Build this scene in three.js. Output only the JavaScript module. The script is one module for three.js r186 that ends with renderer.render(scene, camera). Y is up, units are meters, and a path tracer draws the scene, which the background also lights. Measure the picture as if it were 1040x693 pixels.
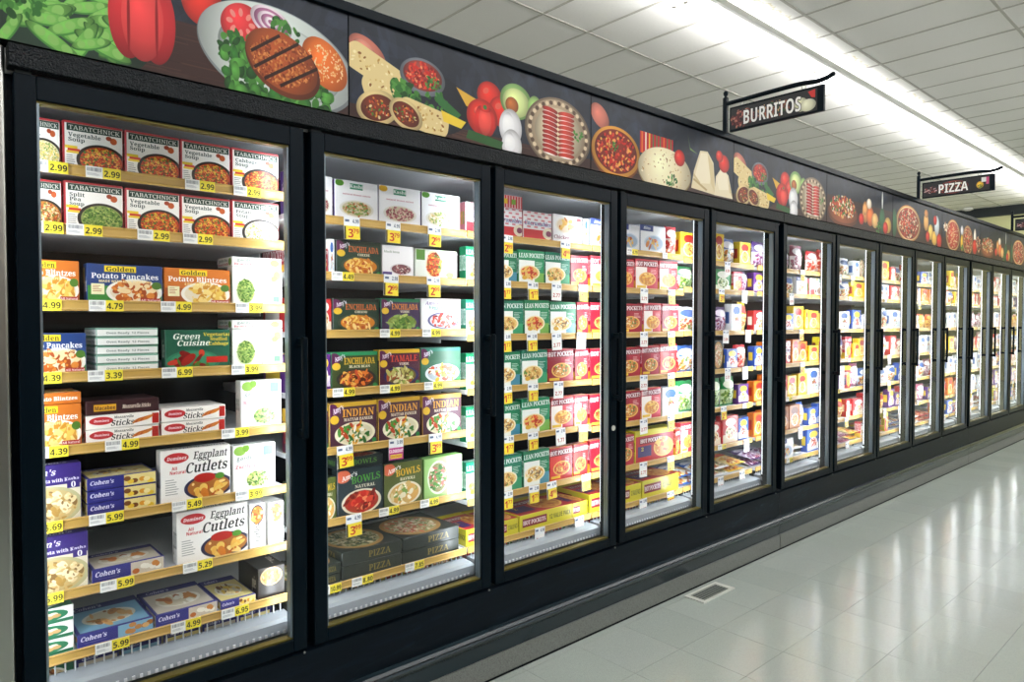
import * as THREE from 'three';
import { mergeGeometries } from 'three/addons/utils/BufferGeometryUtils.js';
import { RoundedBoxGeometry } from 'three/addons/geometries/RoundedBoxGeometry.js';
import { RectAreaLightUniformsLib } from 'three/addons/lights/RectAreaLightUniformsLib.js';
RectAreaLightUniformsLib.init();

// ---------------------------------------------------------------- camera, light levels, exposure
const scene = new THREE.Scene();
scene.background = new THREE.Color(0x000000);
const FPX = 700, TH = Math.atan(780 / FPX), PT = Math.atan(18.5 / FPX);
const CAM = new THREE.Vector3(-0.212, 1.393, 2.039);
const FWD = new THREE.Vector3(Math.cos(TH) * Math.cos(PT), -Math.sin(PT), -Math.sin(TH) * Math.cos(PT));
const RGT = new THREE.Vector3(Math.sin(TH), 0, Math.cos(TH));
const UPV = new THREE.Vector3().crossVectors(RGT, FWD);
const camera = new THREE.PerspectiveCamera(2 * Math.atan(346.5 / FPX) * 180 / Math.PI, 1040 / 693, 0.05, 80);
camera.position.copy(CAM); camera.lookAt(CAM.clone().add(FWD));
const renderer = new THREE.WebGLRenderer({ antialias: true });
renderer.toneMapping = THREE.LinearToneMapping;
renderer.toneMappingExposure = 1.0;
renderer.shadowMap.enabled = true;
const CEIL_L = 15.5, CASE_L = 50;                 // radiance of the ceiling strips and of the freezer lamps
const CEIL_COL = new THREE.Color(1, 0.985, 0.98), CASE_COL = new THREE.Color(0.88, 0.95, 1);

// ---------------------------------------------------------------- helpers
let seed = 7; const rnd = () => { seed |= 0; seed = seed + 0x6D2B79F5 | 0; let t = Math.imul(seed ^ seed >>> 15, 1 | seed); t = t + Math.imul(t ^ t >>> 7, 61 | t) ^ t; return ((t ^ t >>> 14) >>> 0) / 4294967296; };
const rr = (a, b) => a + (b - a) * rnd(), pick = a => a[Math.floor(rnd() * a.length)];
function ray(px, py) { return FWD.clone().addScaledVector(RGT, (px - 520) / FPX).addScaledVector(UPV, (346.5 - py) / FPX); }
function onZ(px, py, z) { const r = ray(px, py); return CAM.clone().addScaledVector(r, (z - CAM.z) / r.z); }
function toPx(x, y, z) { const v = new THREE.Vector3(x, y, z).sub(CAM), d = v.dot(FWD); return [520 + FPX * v.dot(RGT) / d, 346.5 - FPX * v.dot(UPV) / d, d]; }
const ORD = ['first', 'second', 'third', 'fourth', 'fifth', 'sixth', 'seventh', 'eighth', 'ninth', 'tenth', 'eleventh', 'twelfth', 'thirteenth', 'fourteenth', 'fifteenth'];
const used = {};
function numbered(n) { used[n] = (used[n] ?? -1) + 1; return used[n] ? `${n}_${String(used[n]).padStart(3, '0')}` : n; }
function sh(o) { o.traverse(m => { if (m.isMesh) { m.castShadow = true; m.receiveShadow = true; } }); return o; }
function mesh(name, geo, mat, parent) { const m = new THREE.Mesh(Array.isArray(geo) ? merge(geo) : geo, mat); m.name = name; m.castShadow = m.receiveShadow = true; if (parent) parent.add(m); return m; }
function merge(gs) { return gs.length === 1 ? gs[0] : mergeGeometries(gs.map(g => { const q = g.index ? g.toNonIndexed() : g; for (const k of Object.keys(q.attributes)) if (!['position', 'normal', 'uv'].includes(k)) q.deleteAttribute(k); return q; })); }
function thing(name, label, category, pos = [0, 0, 0], group) { const o = new THREE.Group(); o.name = numbered(name); o.position.set(...pos); o.userData = { label, category }; if (group) o.userData.group = group; scene.add(o); return o; }
function grp(name, parent, pos = [0, 0, 0]) { const o = new THREE.Group(); o.name = name; o.position.set(...pos); parent.add(o); return o; }
function struct(name, geo, mat) { const o = geo ? mesh(name, geo, mat) : new THREE.Group(); o.name = name; o.userData.kind = 'structure'; scene.add(o); return o; }
const bx = (x0, x1, y0, y1, z0, z1) => { const g = new THREE.BoxGeometry(x1 - x0, y1 - y0, z1 - z0); g.translate((x0 + x1) / 2, (y0 + y1) / 2, (z0 + z1) / 2); return g; };
const rb = (x0, x1, y0, y1, z0, z1, r = 0.003) => { const g = new RoundedBoxGeometry(x1 - x0, y1 - y0, z1 - z0, 2, r); g.translate((x0 + x1) / 2, (y0 + y1) / 2, (z0 + z1) / 2); return g; };
const cyl = (x, y0, y1, z, r, n = 12) => { const g = new THREE.CylinderGeometry(r, r, y1 - y0, n); g.translate(x, (y0 + y1) / 2, z); return g; };
const sweepX = (pts, x0, x1) => {           // profile [z,y] points, extruded along X
  const s = new THREE.Shape(pts.map(p => new THREE.Vector2(-p[0], p[1])));
  const g = new THREE.ExtrudeGeometry(s, { depth: x1 - x0, bevelEnabled: false }); g.rotateY(Math.PI / 2); g.translate(x0, 0, 0); return g;
};
function uvMetres(g, s = 1) { const p = g.attributes.position, n = g.attributes.normal, uv = g.attributes.uv; for (let i = 0; i < p.count; i++) { const ax = Math.abs(n.getX(i)), ay = Math.abs(n.getY(i)); if (ay > 0.6) uv.setXY(i, p.getX(i) * s, p.getZ(i) * s); else if (ax > 0.6) uv.setXY(i, p.getZ(i) * s, p.getY(i) * s); else uv.setXY(i, p.getX(i) * s, p.getY(i) * s); } return g; }
const M = (c, o = {}) => new THREE.MeshStandardMaterial({ color: c, roughness: 0.5, ...o });
function canvas(w, h) { const c = document.createElement('canvas'); c.width = w; c.height = h; return [c, c.getContext('2d')]; }
function ctex(c, srgb = true, rep) { const t = new THREE.CanvasTexture(c); if (srgb) t.colorSpace = THREE.SRGBColorSpace; t.magFilter = THREE.LinearFilter; if (rep) { t.wrapS = t.wrapT = THREE.RepeatWrapping; t.repeat.set(rep, rep); } return t; }
function speckle(n, base, spread, dots, rep, tint = [1, 1, 1]) {         // grain texture in grey levels around base
  const d = new Uint8Array(n * n * 4); for (let i = 0; i < n * n; i++) { let v = base + (rnd() - 0.5) * spread; if (rnd() < dots) v -= spread * 1.6 * rnd(); for (let k = 0; k < 3; k++) d[i * 4 + k] = Math.max(0, Math.min(255, v * tint[k])); d[i * 4 + 3] = 255; }
  const t = new THREE.DataTexture(d, n, n); t.colorSpace = THREE.SRGBColorSpace; t.magFilter = THREE.LinearFilter; t.wrapS = t.wrapT = THREE.RepeatWrapping; t.repeat.set(rep, rep); t.needsUpdate = true; return t;
}

// ---------------------------------------------------------------- materials
const MP = (c, o) => new THREE.MeshPhysicalMaterial({ color: c, ...o });
const black = MP(0x04111a, { roughness: 0.34, specularIntensity: 0.22 }), blackMatte = MP(0x050c11, { roughness: 0.6, specularIntensity: 0.2 });
const pebble = (() => { const t = speckle(128, 128, 240, 0.1, 4); t.colorSpace = THREE.NoColorSpace; return MP(0x060f15, { roughness: 0.36, specularIntensity: 0.45, bumpMap: t, bumpScale: 0.003 }); })();
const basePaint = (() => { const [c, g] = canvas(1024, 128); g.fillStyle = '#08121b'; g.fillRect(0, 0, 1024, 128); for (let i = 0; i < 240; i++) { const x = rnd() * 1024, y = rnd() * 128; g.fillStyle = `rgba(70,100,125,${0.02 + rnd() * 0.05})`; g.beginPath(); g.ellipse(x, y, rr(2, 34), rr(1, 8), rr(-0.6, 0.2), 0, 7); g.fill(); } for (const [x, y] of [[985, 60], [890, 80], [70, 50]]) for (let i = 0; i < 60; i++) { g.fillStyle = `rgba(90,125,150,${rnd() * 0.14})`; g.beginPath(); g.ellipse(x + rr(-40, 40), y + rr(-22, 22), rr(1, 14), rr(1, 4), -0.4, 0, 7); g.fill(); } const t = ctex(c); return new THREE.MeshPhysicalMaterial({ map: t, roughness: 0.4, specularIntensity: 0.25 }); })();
const kickMat = M(0x888c88, { roughness: 0.42, map: speckle(128, 225, 40, 0.15, 3) });
const alu = M(0x8796a0, { roughness: 0.35, metalness: 0.7 }), goldTrim = M(0x6b6228, { roughness: 0.4, metalness: 0.4 });
const steel = M(0xb9bbb6, { roughness: 0.3, metalness: 1 });
const liner = M(0x1a2024, { roughness: 0.6 }), linerTop = M(0xf0f2f4, { roughness: 0.45 });
const whiteMetal = M(0xd9dde0, { roughness: 0.4 }), trayMat = M(0x9aa2aa, { roughness: 0.38 });
const railMat = M(0xc19c50, { roughness: 0.34 });
const glassMat = new THREE.MeshPhysicalMaterial({ color: 0xffffff, roughness: 0.0, transmission: 1, thickness: 0, ior: 1.5 });
const lensMat = new THREE.MeshStandardMaterial({ color: 0xffffff, emissive: CASE_COL, emissiveIntensity: 2 });
const tubeMat = new THREE.MeshStandardMaterial({ color: 0xffffff, emissive: CEIL_COL, emissiveIntensity: 5 });
const housing = M(0xa9aca6, { roughness: 0.5 });
const white = M(0xe8e8e6, { roughness: 0.6 });

// ---------------------------------------------------------------- print atlases
class Atlas {
  constructor(size, cw, ch, rough) { [this.c, this.g] = canvas(size, size); this.size = size; this.cw = cw; this.ch = ch; this.n = 0; this.mat = new THREE.MeshStandardMaterial({ roughness: rough }); }
  cell() { const per = Math.floor(this.size / this.cw), i = this.n++; if (Math.floor(i / per) >= Math.floor(this.size / this.ch)) throw new Error('atlas full'); return [(i % per) * this.cw, Math.floor(i / per) * this.ch]; }
  paint(x, y, w, h, aw, ah, fn) { const g = this.g; g.save(); g.beginPath(); g.rect(x, y, w, h); g.clip(); g.translate(x, y); g.scale(w / aw, h / ah); fn(g, aw, ah); g.restore(); const s = this.size, m = 1.5; return [(x + m) / s, 1 - (y + h - m) / s, (x + w - m) / s, 1 - (y + m) / s]; }
  done() { this.mat.map = ctex(this.c); }
}
const boxAtlas = new Atlas(2048, 256, 256, 0.34);
const bagAtlas = new Atlas(1024, 256, 256, 0.3);
const tagAtlas = new Atlas(1024, 128, 128, 0.5);
// drawing words; x, y, sizes are fractions of the face width W and height H
function pen(g, W, H) {
  const o = {
    R: (c, x, y, w, h) => { g.fillStyle = c; g.fillRect(x * W, y * H, w * W, h * H); return o; },
    T: (s, x, y, size, c, font = 'bold serif', al = 'left', rot = 0, maxw) => { g.save(); g.translate(x * W, y * H); g.rotate(rot); const [wt, fam] = font.split(' '); const st = wt.includes('italic') ? 'italic bold' : wt; g.font = `${st} ${size * H}px ${fam}`; g.textAlign = al; g.textBaseline = 'middle'; g.fillStyle = c; const w = g.measureText(s).width, lim = (maxw ?? 0.95) * (rot ? H : W); if (w > lim) g.scale(lim / w, 1); g.fillText(s, 0, 0); g.restore(); return o; },
    E: (c, x, y, rx, ry, rot = 0) => { g.fillStyle = c; g.beginPath(); g.ellipse(x * W, y * H, rx * W, ry * H, rot, 0, 7); g.fill(); return o; },
    P: (x, y, rx, ry, rim, base, cols, n, sz = 0.16) => { o.E(rim, x, y, rx, ry); o.E(base, x, y, rx * 0.86, ry * 0.86); for (let i = 0; i < n * 1.5; i++) { const a = rnd() * 6.283, r = Math.sqrt(rnd()) * 0.8, q = i < n ? 0.9 : 0.4; o.E(pick(cols), x + Math.cos(a) * rx * r, y + Math.sin(a) * ry * r, rx * sz * q * rr(0.4, 1.1), ry * sz * q * rr(0.4, 1.1), rnd() * 3); } return o; },
    L: (c, x, y, w, n) => { for (let i = 0; i < n; i++) o.R(c, x, y + i * 0.045, w * rr(0.6, 1), 0.014); return o; },
  };
  return o;
}
const VEG = ['#c33a1c', '#e06a25', '#d8b23a', '#7b2a12', '#3f7a2a', '#f0a44a', '#b8280f'];
const GRN = ['#6f8f3c', '#8fa958', '#4f7a2c', '#b3bf6a', '#3c5f22'], CHZ = ['#e6b04a', '#d07a25', '#f3d48a', '#b5521d', '#e8c060'], MIX = ['#8a4a22', '#c9812f', '#5b7a30', '#e0c078', '#a33420', '#e9dcb8'], RED = ['#b3231b', '#d8432b', '#7d160f', '#e98a5a', '#c9251a'], PAL = ['#efe6c8', '#e3d29a', '#d3b06a', '#fff6dd', '#7fa04a'];
const A = {};                                        // art: front uv, spine uv, edge colour
function art(name, aw, ah, front, spine, atlas = boxAtlas) { const [x, y] = atlas.cell(); const f = atlas.paint(x, y, 256, 190, aw * 100, ah * 100, (g, W, H) => front(pen(g, W, H), g, W, H)); const s = atlas.paint(x, y + 192, 256, 62, aw * 100, 24, (g, W, H) => spine(pen(g, W, H), g, W, H)); A[name] = { f, s, atlas }; }
const soup = (name, t1, t2, t3, base, cols) => art(name, 1, 1, p => { p.R('#f6f4ee', 0, 0, 1, 1).R('#b1343a', 0, 0, 1, 0.045).R('#b1343a', 0, 0, 0.025, 1).R('#12352b', 0.06, 0.05, 0.92, 0.15).T('TABATCHNICK', 0.52, 0.13, 0.125, '#f4f4ea', 'normal serif', 'center', 0, 0.86).T(t1, 0.08, 0.29, 0.11, '#16302c').T(t2, 0.08, 0.39, 0.11, '#16302c').T(t3, 0.08, 0.49, 0.1, '#16302c').P(0.63, 0.79, 0.42, 0.36, '#2e2a26', base, cols, 420, 0.085).R('#f2d33a', 0.03, 0.52, 0.2, 0.06).R('#d43a2a', 0.07, 0.58, 0.2, 0.05).R('#f2d33a', 0.05, 0.63, 0.2, 0.05).L('#8a8a88', 0.05, 0.72, 0.16, 5); p.E('#c25a2a', 0.84, 0.31, 0.06, 0.07).E('#a04020', 0.76, 0.26, 0.05, 0.05); }, p => p.R('#b1343a', 0, 0, 1, 1).T('TABATCHNICK', 0.5, 0.5, 0.5, '#fff', 'normal serif', 'center'));
soup('vegsoup', 'Vegetable', 'Soup', '', '#b8401c', VEG); soup('peasoup', 'Split', 'Pea', 'Soup', '#8c9a58', GRN); soup('potsoup', 'Potato', 'Soup', '', '#e9e2c8', PAL); soup('corn', 'Corn', 'Chowder', '', '#e4dcb4', ['#e8d26a', '#f3edd0', '#7fa04a', '#d9c48a']); soup('barley', 'Barley', 'Soup', '', '#b0702a', MIX); soup('cabbage', 'Cabbage', 'Soup', '', '#b84a20', VEG);
const golden = (name, bg, bg2, title, cols, tc) => art(name, 1.3, 0.85, p => { p.R(bg, 0, 0, 1, 1).R(bg2, 0, 0.55, 1, 0.45).P(0.62, 0.7, 0.38, 0.34, '#f4f0e6', '#eadfc6', cols, 34, 0.27).R('#f5d82e', 0.22, 0.03, 0.42, 0.16).T('Golden', 0.43, 0.115, 0.16, '#2a2a20', 'bold serif', 'center').T(title, 0.5, 0.3, 0.19, '#fff', 'bold serif', 'center', 0, 0.9).T(tc, 0.5, 0.44, 0.08, '#ffe9a8', 'bold sans-serif', 'center').R('#f3efc4', 0.05, 0.5, 0.17, 0.28).L('#b05a30', 0.07, 0.55, 0.12, 4).R('#b3231b', 0.7, 0.86, 0.28, 0.1).T('All Natural', 0.84, 0.91, 0.075, '#fff', 'bold serif', 'center'); p.E('#4f7a2c', 0.92, 0.52, 0.07, 0.1); }, p => p.R(bg, 0, 0, 1, 1).R('#f5d82e', 0.08, 0.1, 0.2, 0.4).T(title, 0.6, 0.55, 0.5, '#fff', 'bold serif', 'center', 0, 0.7));
golden('blintz', '#d2752a', '#a4521f', 'Potato Blintzes', ['#e8c25a', '#d79a35', '#f2d98a', '#c98a2a'], '6 FILLED CREPES'); golden('pancake', '#25427e', '#3d8a3a', 'Potato Pancakes', ['#c8641e', '#e08a3a', '#a84a16', '#f3d9a8'], 'MADE WITH REAL POTATOES');
art('souf_side', 0.95, 0.85, (p) => { p.R('#f5f6f3', 0, 0, 1, 1).P(0.26, 0.62, 0.2, 0.36, '#dfe6cc', '#8fa85a', GRN, 90, 0.14).T('Broccoli Souffle', 0.58, 0.5, 0.13, '#b8243a', 'bold serif', 'center', Math.PI / 2, 0.9).T('garden lites', 0.78, 0.5, 0.14, '#7e8c86', 'bold sans-serif', 'center', Math.PI / 2, 0.8); p.E('#7fb043', 0.9, 0.18, 0.08, 0.12).E('#5f9a38', 0.84, 0.28, 0.07, 0.08).R('#3f9a50', 0.82, 0.74, 0.13, 0.16); }, p => p.R('#eef0ea', 0, 0, 1, 1).T('garden lites', 0.4, 0.32, 0.42, '#7e8c86', 'bold sans-serif', 'center').T('Broccoli Souffle', 0.4, 0.75, 0.36, '#b8243a', 'bold serif', 'center').E('#6f9a3c', 0.86, 0.5, 0.1, 0.4));
const garden = (name, title, c2, tcol) => art(name, 0.85, 1, p => { p.R('#f6f7f5', 0, 0, 1, 1).P(0.6, 0.76, 0.34, 0.2, '#e9ecdc', c2, GRN, 80, 0.14).E('#8db84f', 0.16, 0.12, 0.14, 0.1).E('#7aa93c', 0.3, 0.07, 0.08, 0.08).T('garden lites', 0.08, 0.28, 0.12, '#7e8c86', 'bold sans-serif').T(title, 0.05, 0.46, 0.105, tcol, 'bold serif').R('#4f6a9a', 0.72, 0.06, 0.22, 0.2); }, p => p.R('#eef0ea', 0, 0, 1, 1).T('garden lites', 0.4, 0.5, 0.42, '#7e8c86', 'bold sans-serif', 'center'));
garden('souf_front', 'Broccoli Souffle', '#8fa85a', '#b8243a'); garden('zuc_front', 'Zucchini Souffle', '#c9cf8a', '#b8243a');
art('cuisine', 1.1, 0.75, p => { p.R('#1f5a44', 0, 0, 1, 1).P(0.42, 0.82, 0.42, 0.3, '#2f7a5a', '#3c8a64', ['#a02018', '#c43a26', '#7d160f', '#4f7a2c'], 12, 0.36).T('Green', 0.1, 0.16, 0.2, '#f4f4ea', 'italic serif').T('Cuisine', 0.16, 0.33, 0.2, '#f4f4ea', 'italic serif').T('Vegetarian', 0.8, 0.12, 0.12, '#f0c83a', 'bold serif', 'center').T('Stuffed', 0.82, 0.24, 0.11, '#f0c83a', 'bold serif', 'center').T('Cabbage', 0.82, 0.36, 0.11, '#f0c83a', 'bold serif', 'center').R('#c8281e', 0.62, 0.7, 0.34, 0.16); }, p => p.R('#1f5a44', 0, 0, 1, 1).T('Cuisine', 0.5, 0.5, 0.6, '#fff', 'italic serif', 'center'));
art('whitestack', 1.3, 0.5, p => p.R('#eef0ec', 0, 0, 1, 1).R('#2f6a58', 0, 0, 1, 0.3).P(0.5, 0.55, 0.2, 0.3, '#f4efe0', '#d8b070', MIX, 20), p => p.R('#eef0ec', 0, 0, 1, 1).R('#7fae9a', 0, 0, 1, 0.16).T('Oven Ready  12 Pieces', 0.5, 0.6, 0.36, '#7a8a84', 'bold sans-serif', 'center'));
art('sticks', 1.3, 0.5, p => p.R('#f4f0ea', 0, 0, 1, 1), p => { p.R('#f6f2ec', 0, 0, 1, 1).E('#c02a30', 0.2, 0.42, 0.16, 0.3).T('Dominex', 0.2, 0.44, 0.24, '#fff', 'italic serif', 'center', 0, 0.26).T('Mozzarella', 0.5, 0.2, 0.26, '#222', 'italic serif', 'center').T('Sticks', 0.48, 0.64, 0.58, '#1b1b1b', 'italic serif', 'center', 0, 0.34).R('#b3231b', 0.9, 0.1, 0.1, 0.8); for (let i = 0; i < 6; i++) p.E(pick(['#b5521d', '#d07a25']), 0.68 + i * 0.035, 0.6 - i * 0.04, 0.07, 0.1, -0.5); });
art('macabee', 1.3, 0.5, p => p.R('#3a1e22', 0, 0, 1, 1), p => p.R('#3a1e22', 0, 0, 1, 1).R('#e0a52a', 0.1, 0.25, 0.3, 0.5).T('Macabee', 0.25, 0.52, 0.4, '#3a1e22', 'bold sans-serif', 'center', 0, 0.28).T('Mozzarella Sticks', 0.68, 0.5, 0.4, '#f2e6d0', 'italic serif', 'center', 0, 0.4));
const cutlet = (name) => art(name, 1.3, 1, p => { p.R('#f6f4f0', 0, 0, 1, 1).E('#c02a30', 0.22, 0.16, 0.17, 0.1).T('Dominex', 0.22, 0.165, 0.09, '#fff', 'italic serif', 'center', 0, 0.28).T('Eggplant', 0.7, 0.14, 0.2, '#1b1b1b', 'italic serif', 'center', 0, 0.5).T('Cutlets', 0.64, 0.38, 0.27, '#1b1b1b', 'italic serif', 'center', 0, 0.62).T('All', 0.15, 0.36, 0.08, '#c02a30', 'bold sans-serif').T('Natural', 0.12, 0.44, 0.08, '#c02a30', 'bold sans-serif').L('#9a9a98', 0.06, 0.56, 0.2, 7).P(0.68, 0.78, 0.36, 0.24, '#2c2a4a', '#a8682a', CHZ, 10, 0.34); p.E('#b3231b', 0.62, 0.6, 0.16, 0.09).E('#4f8a2c', 0.84, 0.6, 0.07, 0.06); }, p => p.R('#f6f4f0', 0, 0, 1, 1).T('Eggplant Cutlets', 0.55, 0.5, 0.55, '#1b1b1b', 'italic serif', 'center', 0, 0.8));
cutlet('cutlet');
art('cutlet_side', 0.3, 0.9, p => p.R('#f4f2ee', 0, 0, 1, 1).P(0.5, 0.24, 0.44, 0.22, '#2c2a4a', '#c07a2a', CHZ, 12, 0.34).T('Cutlets', 0.5, 0.66, 0.2, '#1b1b1b', 'italic serif', 'center', -Math.PI / 2, 0.4), p => p.R('#f4f2ee', 0, 0, 1, 1));
art('pasta', 1, 1, p => { p.R('#e5dcc4', 0, 0, 1, 1).R('#3b2a78', 0, 0, 1, 0.36).T("Cohen's", 0.3, 0.13, 0.15, '#f2f0ff', 'italic serif', 'center').T('Bowtie Pasta with Kasha', 0.5, 0.28, 0.085, '#f2f0ff', 'bold serif', 'center').P(0.5, 0.72, 0.52, 0.34, '#bdb78a', '#c9b27a', ['#e8d2a0', '#d0b070', '#f2e2ba', '#8a6a3a', '#b9924a'], 70, 0.17).R('#3b2a78', 0.78, 0.3, 0.2, 0.14).T('0', 0.88, 0.38, 0.14, '#fff', 'bold serif', 'center').E('#5a8a2c', 0.12, 0.55, 0.1, 0.08, -0.5); }, p => p.R('#3b2a78', 0, 0, 1, 1).T("Cohen's", 0.5, 0.5, 0.6, '#fff', 'italic serif', 'center'));
const cohen = (name, bg, cols) => art(name, 1.3, 0.9, p => { p.R('#34327e', 0, 0, 1, 1).T("Cohen's", 0.3, 0.1, 0.14, '#dcdcf0', 'italic serif', 'center').R(bg, 0.04, 0.2, 0.92, 0.76).P(0.5, 0.58, 0.36, 0.26, '#e9e4d6', '#d9cfb4', cols, 12, 0.34); }, p => { p.R('#2f2f80', 0, 0, 1, 1).T("Cohen's", 0.2, 0.4, 0.5, '#f0f0ff', 'italic serif', 'center', 0, 0.34).L('#aab', 0.08, 0.74, 0.34, 1).R(bg, 0.52, 0, 0.48, 1); for (let i = 0; i < 7; i++) p.E(pick(cols), rr(0.56, 0.97), rr(0.2, 0.8), 0.05, 0.2); });
cohen('cohen_a', '#7fb0cc', ['#c98a4a', '#e0b070', '#a8682a']); cohen('cohen_b', '#cfc6b4', ['#b5642a', '#d08a45', '#f2efe2']); cohen('cohen_c', '#e3d28a', ['#e8c23a', '#7a4a22', '#d8962a', '#f2e0a0']);
art('greenwhite', 1, 0.5, p => p.R('#24704e', 0, 0, 1, 1).P(0.5, 0.5, 0.4, 0.4, '#f0efe0', '#d8c9a0', MIX, 24), p => { p.R('#f0f2ee', 0, 0, 1, 1).R('#24704e', 0, 0.78, 1, 0.22).E('#2a7a55', 0.5, 0.45, 0.4, 0.36); for (let i = 0; i < 9; i++) p.E(pick(['#e8d8b0', '#c9a06a', '#f4ead0']), rr(0.3, 0.7), rr(0.3, 0.6), 0.09, 0.12); });
art('darkpie', 1, 0.6, p => p.R('#2c2622', 0, 0, 1, 1).P(0.5, 0.3, 0.42, 0.3, '#c9a06a', '#b07a3a', CHZ, 30), p => p.R('#28221f', 0, 0, 1, 1).T('pie', 0.8, 0.5, 0.5, '#d8cfc0', 'italic serif', 'center'));
const kashi = (name, cols) => art(name, 1, 1, p => { p.R('#f3f3f6', 0, 0, 1, 1).R('#2f8a6a', 0.34, 0.06, 0.3, 0.15).T('Kashi', 0.49, 0.135, 0.11, '#fff', 'bold serif', 'center').T('natural frozen entree', 0.5, 0.34, 0.06, '#b05a6a', 'bold serif', 'center').P(0.5, 0.7, 0.4, 0.22, '#e4e2da', '#cfc4a4', cols, 90, 0.13); p.E(pick(['#4f8a2c', '#c8281e', '#e0b030']), 0.1, 0.08, 0.1, 0.08); }, p => p.R('#5a3f8a', 0, 0, 1, 1).T('Kashi', 0.5, 0.5, 0.5, '#fff', 'bold serif', 'center'));
kashi('kashi_a', ['#4f7a2c', '#8fa958', '#d9c48a', '#b56a3a']); kashi('kashi_b', ['#9a4a52', '#b8747a', '#d9a8a0', '#7a3a40']); kashi('kashi_c', PAL);
const amy = (name, bg, top, word, sub, wc, plate, base, cols, n = 30, sz = 0.24) => art(name, 1.3, 1, p => { p.R(bg, 0, 0, 1, 1).R(top, 0, 0, 1, 0.1).E('#5a1f4a', 0.06, 0.2, 0.12, 0.18).E('#d8b030', 0.1, 0.38, 0.09, 0.1).T("Amy's", 0.06, 0.2, 0.17, '#f6f0ff', 'italic serif', 'left', -0.35, 0.3).T(word, 0.6, 0.25, 0.24, wc, 'bold serif', 'center', 0, 0.68).T(sub, 0.6, 0.4, 0.09, '#f2ead0', 'bold serif', 'center').P(0.53, 0.73, 0.43, 0.27, plate, base, cols, n, sz); p.E('#2f8a4a', 0.94, 0.93, 0.05, 0.06); }, p => p.R(bg, 0, 0, 1, 1).R(top, 0, 0, 1, 0.3).T(word, 0.5, 0.6, 0.5, wc, 'bold serif', 'center'));
amy('ench', '#1e3a2e', '#16281f', 'ENCHILADA', 'CHEESE', '#d8692a', '#3f4a38', '#c9781f', CHZ); amy('verde', '#3a2a4a', '#1f6a4a', 'ENCHILADA', 'VERDE', '#e08a30', '#40305a', '#7a8a3a', GRN); amy('ench2', '#3c4a26', '#2a8a58', 'ENCHILADA', 'BLACK BEAN', '#e8b83a', '#2c2c2a', '#7a3a1c', ['#c8502a', '#e07a30', '#5a2416', '#e8b050']); amy('tamale', '#4a1f35', '#d8b030', 'TAMALE', 'VERDE', '#d84a30', '#2c2a5a', '#6a5a2a', ['#b8b060', '#8fa04a', '#d9d29a', '#a04a26']); amy('plate', '#3a6a54', '#2a7a68', '', '', '#fff', '#dfe6ee', '#b9c4cc', ['#8fb043', '#c8502a', '#f2ead8', '#a04a26', '#e8c23a']); amy('indian', '#4a2a3a', '#c8a030', 'INDIAN', 'MATTAR PANEER', '#e8a83a', '#e9e2c4', '#d8d0b0', ['#2f6a2a', '#e0a030', '#b8401c', '#f4f0e0', '#4a8a34'], 40, 0.2);
art('loaf', 1.3, 1, p => p.R('#f2f2f4', 0, 0, 1, 1).T("Amy's", 0.1, 0.14, 0.14, '#6a4a8a', 'italic serif').T('Veggie Loaf', 0.5, 0.27, 0.14, '#3a8a7a', 'bold serif', 'center').P(0.56, 0.68, 0.4, 0.26, '#5a5a8a', '#d9d4dc', RED, 30, 0.2), p => p.R('#f2f2f4', 0, 0, 1, 1));
art('blackbean', 1, 1, p => p.R('#f4f3f5', 0, 0, 1, 1).P(0.6, 0.74, 0.36, 0.18, '#e0dce0', '#7a4a52', ['#5a2a30', '#d9c8c0', '#a8686a'], 30).R('#5a4a8a', 0, 0.84, 0.3, 0.16).T('black bean', 0.3, 0.2, 0.09, '#8a9a8a', 'bold serif', 'center'), p => p.R('#f0eff2', 0, 0, 1, 1));
art('burr', 1.3, 1, p => p.R('#e6ece2', 0, 0, 1, 1).R('#5a8a3a', 0.02, 0.02, 0.2, 0.35).R('#f4f6f2', 0.66, 0, 0.34, 1).P(0.44, 0.5, 0.2, 0.48, '#e8d8b0', '#b8502a', VEG, 60, 0.2).E('#6fa843', 0.82, 0.84, 0.1, 0.1).L('#8a9a8a', 0.72, 0.2, 0.2, 8), p => p.R('#e6ece2', 0, 0, 1, 1));
const bowl = (name, bg, word, wc, base, cols) => art(name, 1, 1, p => p.R(bg, 0, 0, 1, 1).E('#d86a4a', 0.12, 0.14, 0.16, 0.14).T("Amy's", 0.08, 0.2, 0.14, '#fff', 'italic serif', 'left', -0.3, 0.35).T('BOWLS', 0.62, 0.24, 0.22, wc, 'bold serif', 'center', -0.06, 0.66).T(word, 0.6, 0.4, 0.09, '#f2ead0', 'bold serif', 'center').P(0.52, 0.74, 0.44, 0.28, '#e4dcc4', base, cols, 26, 0.28), p => p.R('#20282a', 0, 0, 1, 1).T('BOWLS', 0.6, 0.5, 0.6, '#5a8a3a', 'bold serif', 'center'));
bowl('chili', '#27343a', 'NATURAL', '#4fa03a', '#a83a20', RED); bowl('ravioli', '#55602c', 'RAVIOLI', '#e8b830', '#d9a85a', PAL);
art('bowl_green', 1, 1, p => p.R('#9cc878', 0, 0, 1, 1).R('#eef6e4', 0.6, 0, 0.4, 1).P(0.36, 0.5, 0.28, 0.42, '#dfe8d0', '#8a8a5a', ['#2f6a2a', '#b8685a', '#e9dcc8', '#4a8a34'], 50, 0.18).T('BOWLS', 0.82, 0.5, 0.16, '#3a8a4a', 'bold serif', 'center', Math.PI / 2, 0.7), p => p.R('#7fb85a', 0, 0, 1, 1));
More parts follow.
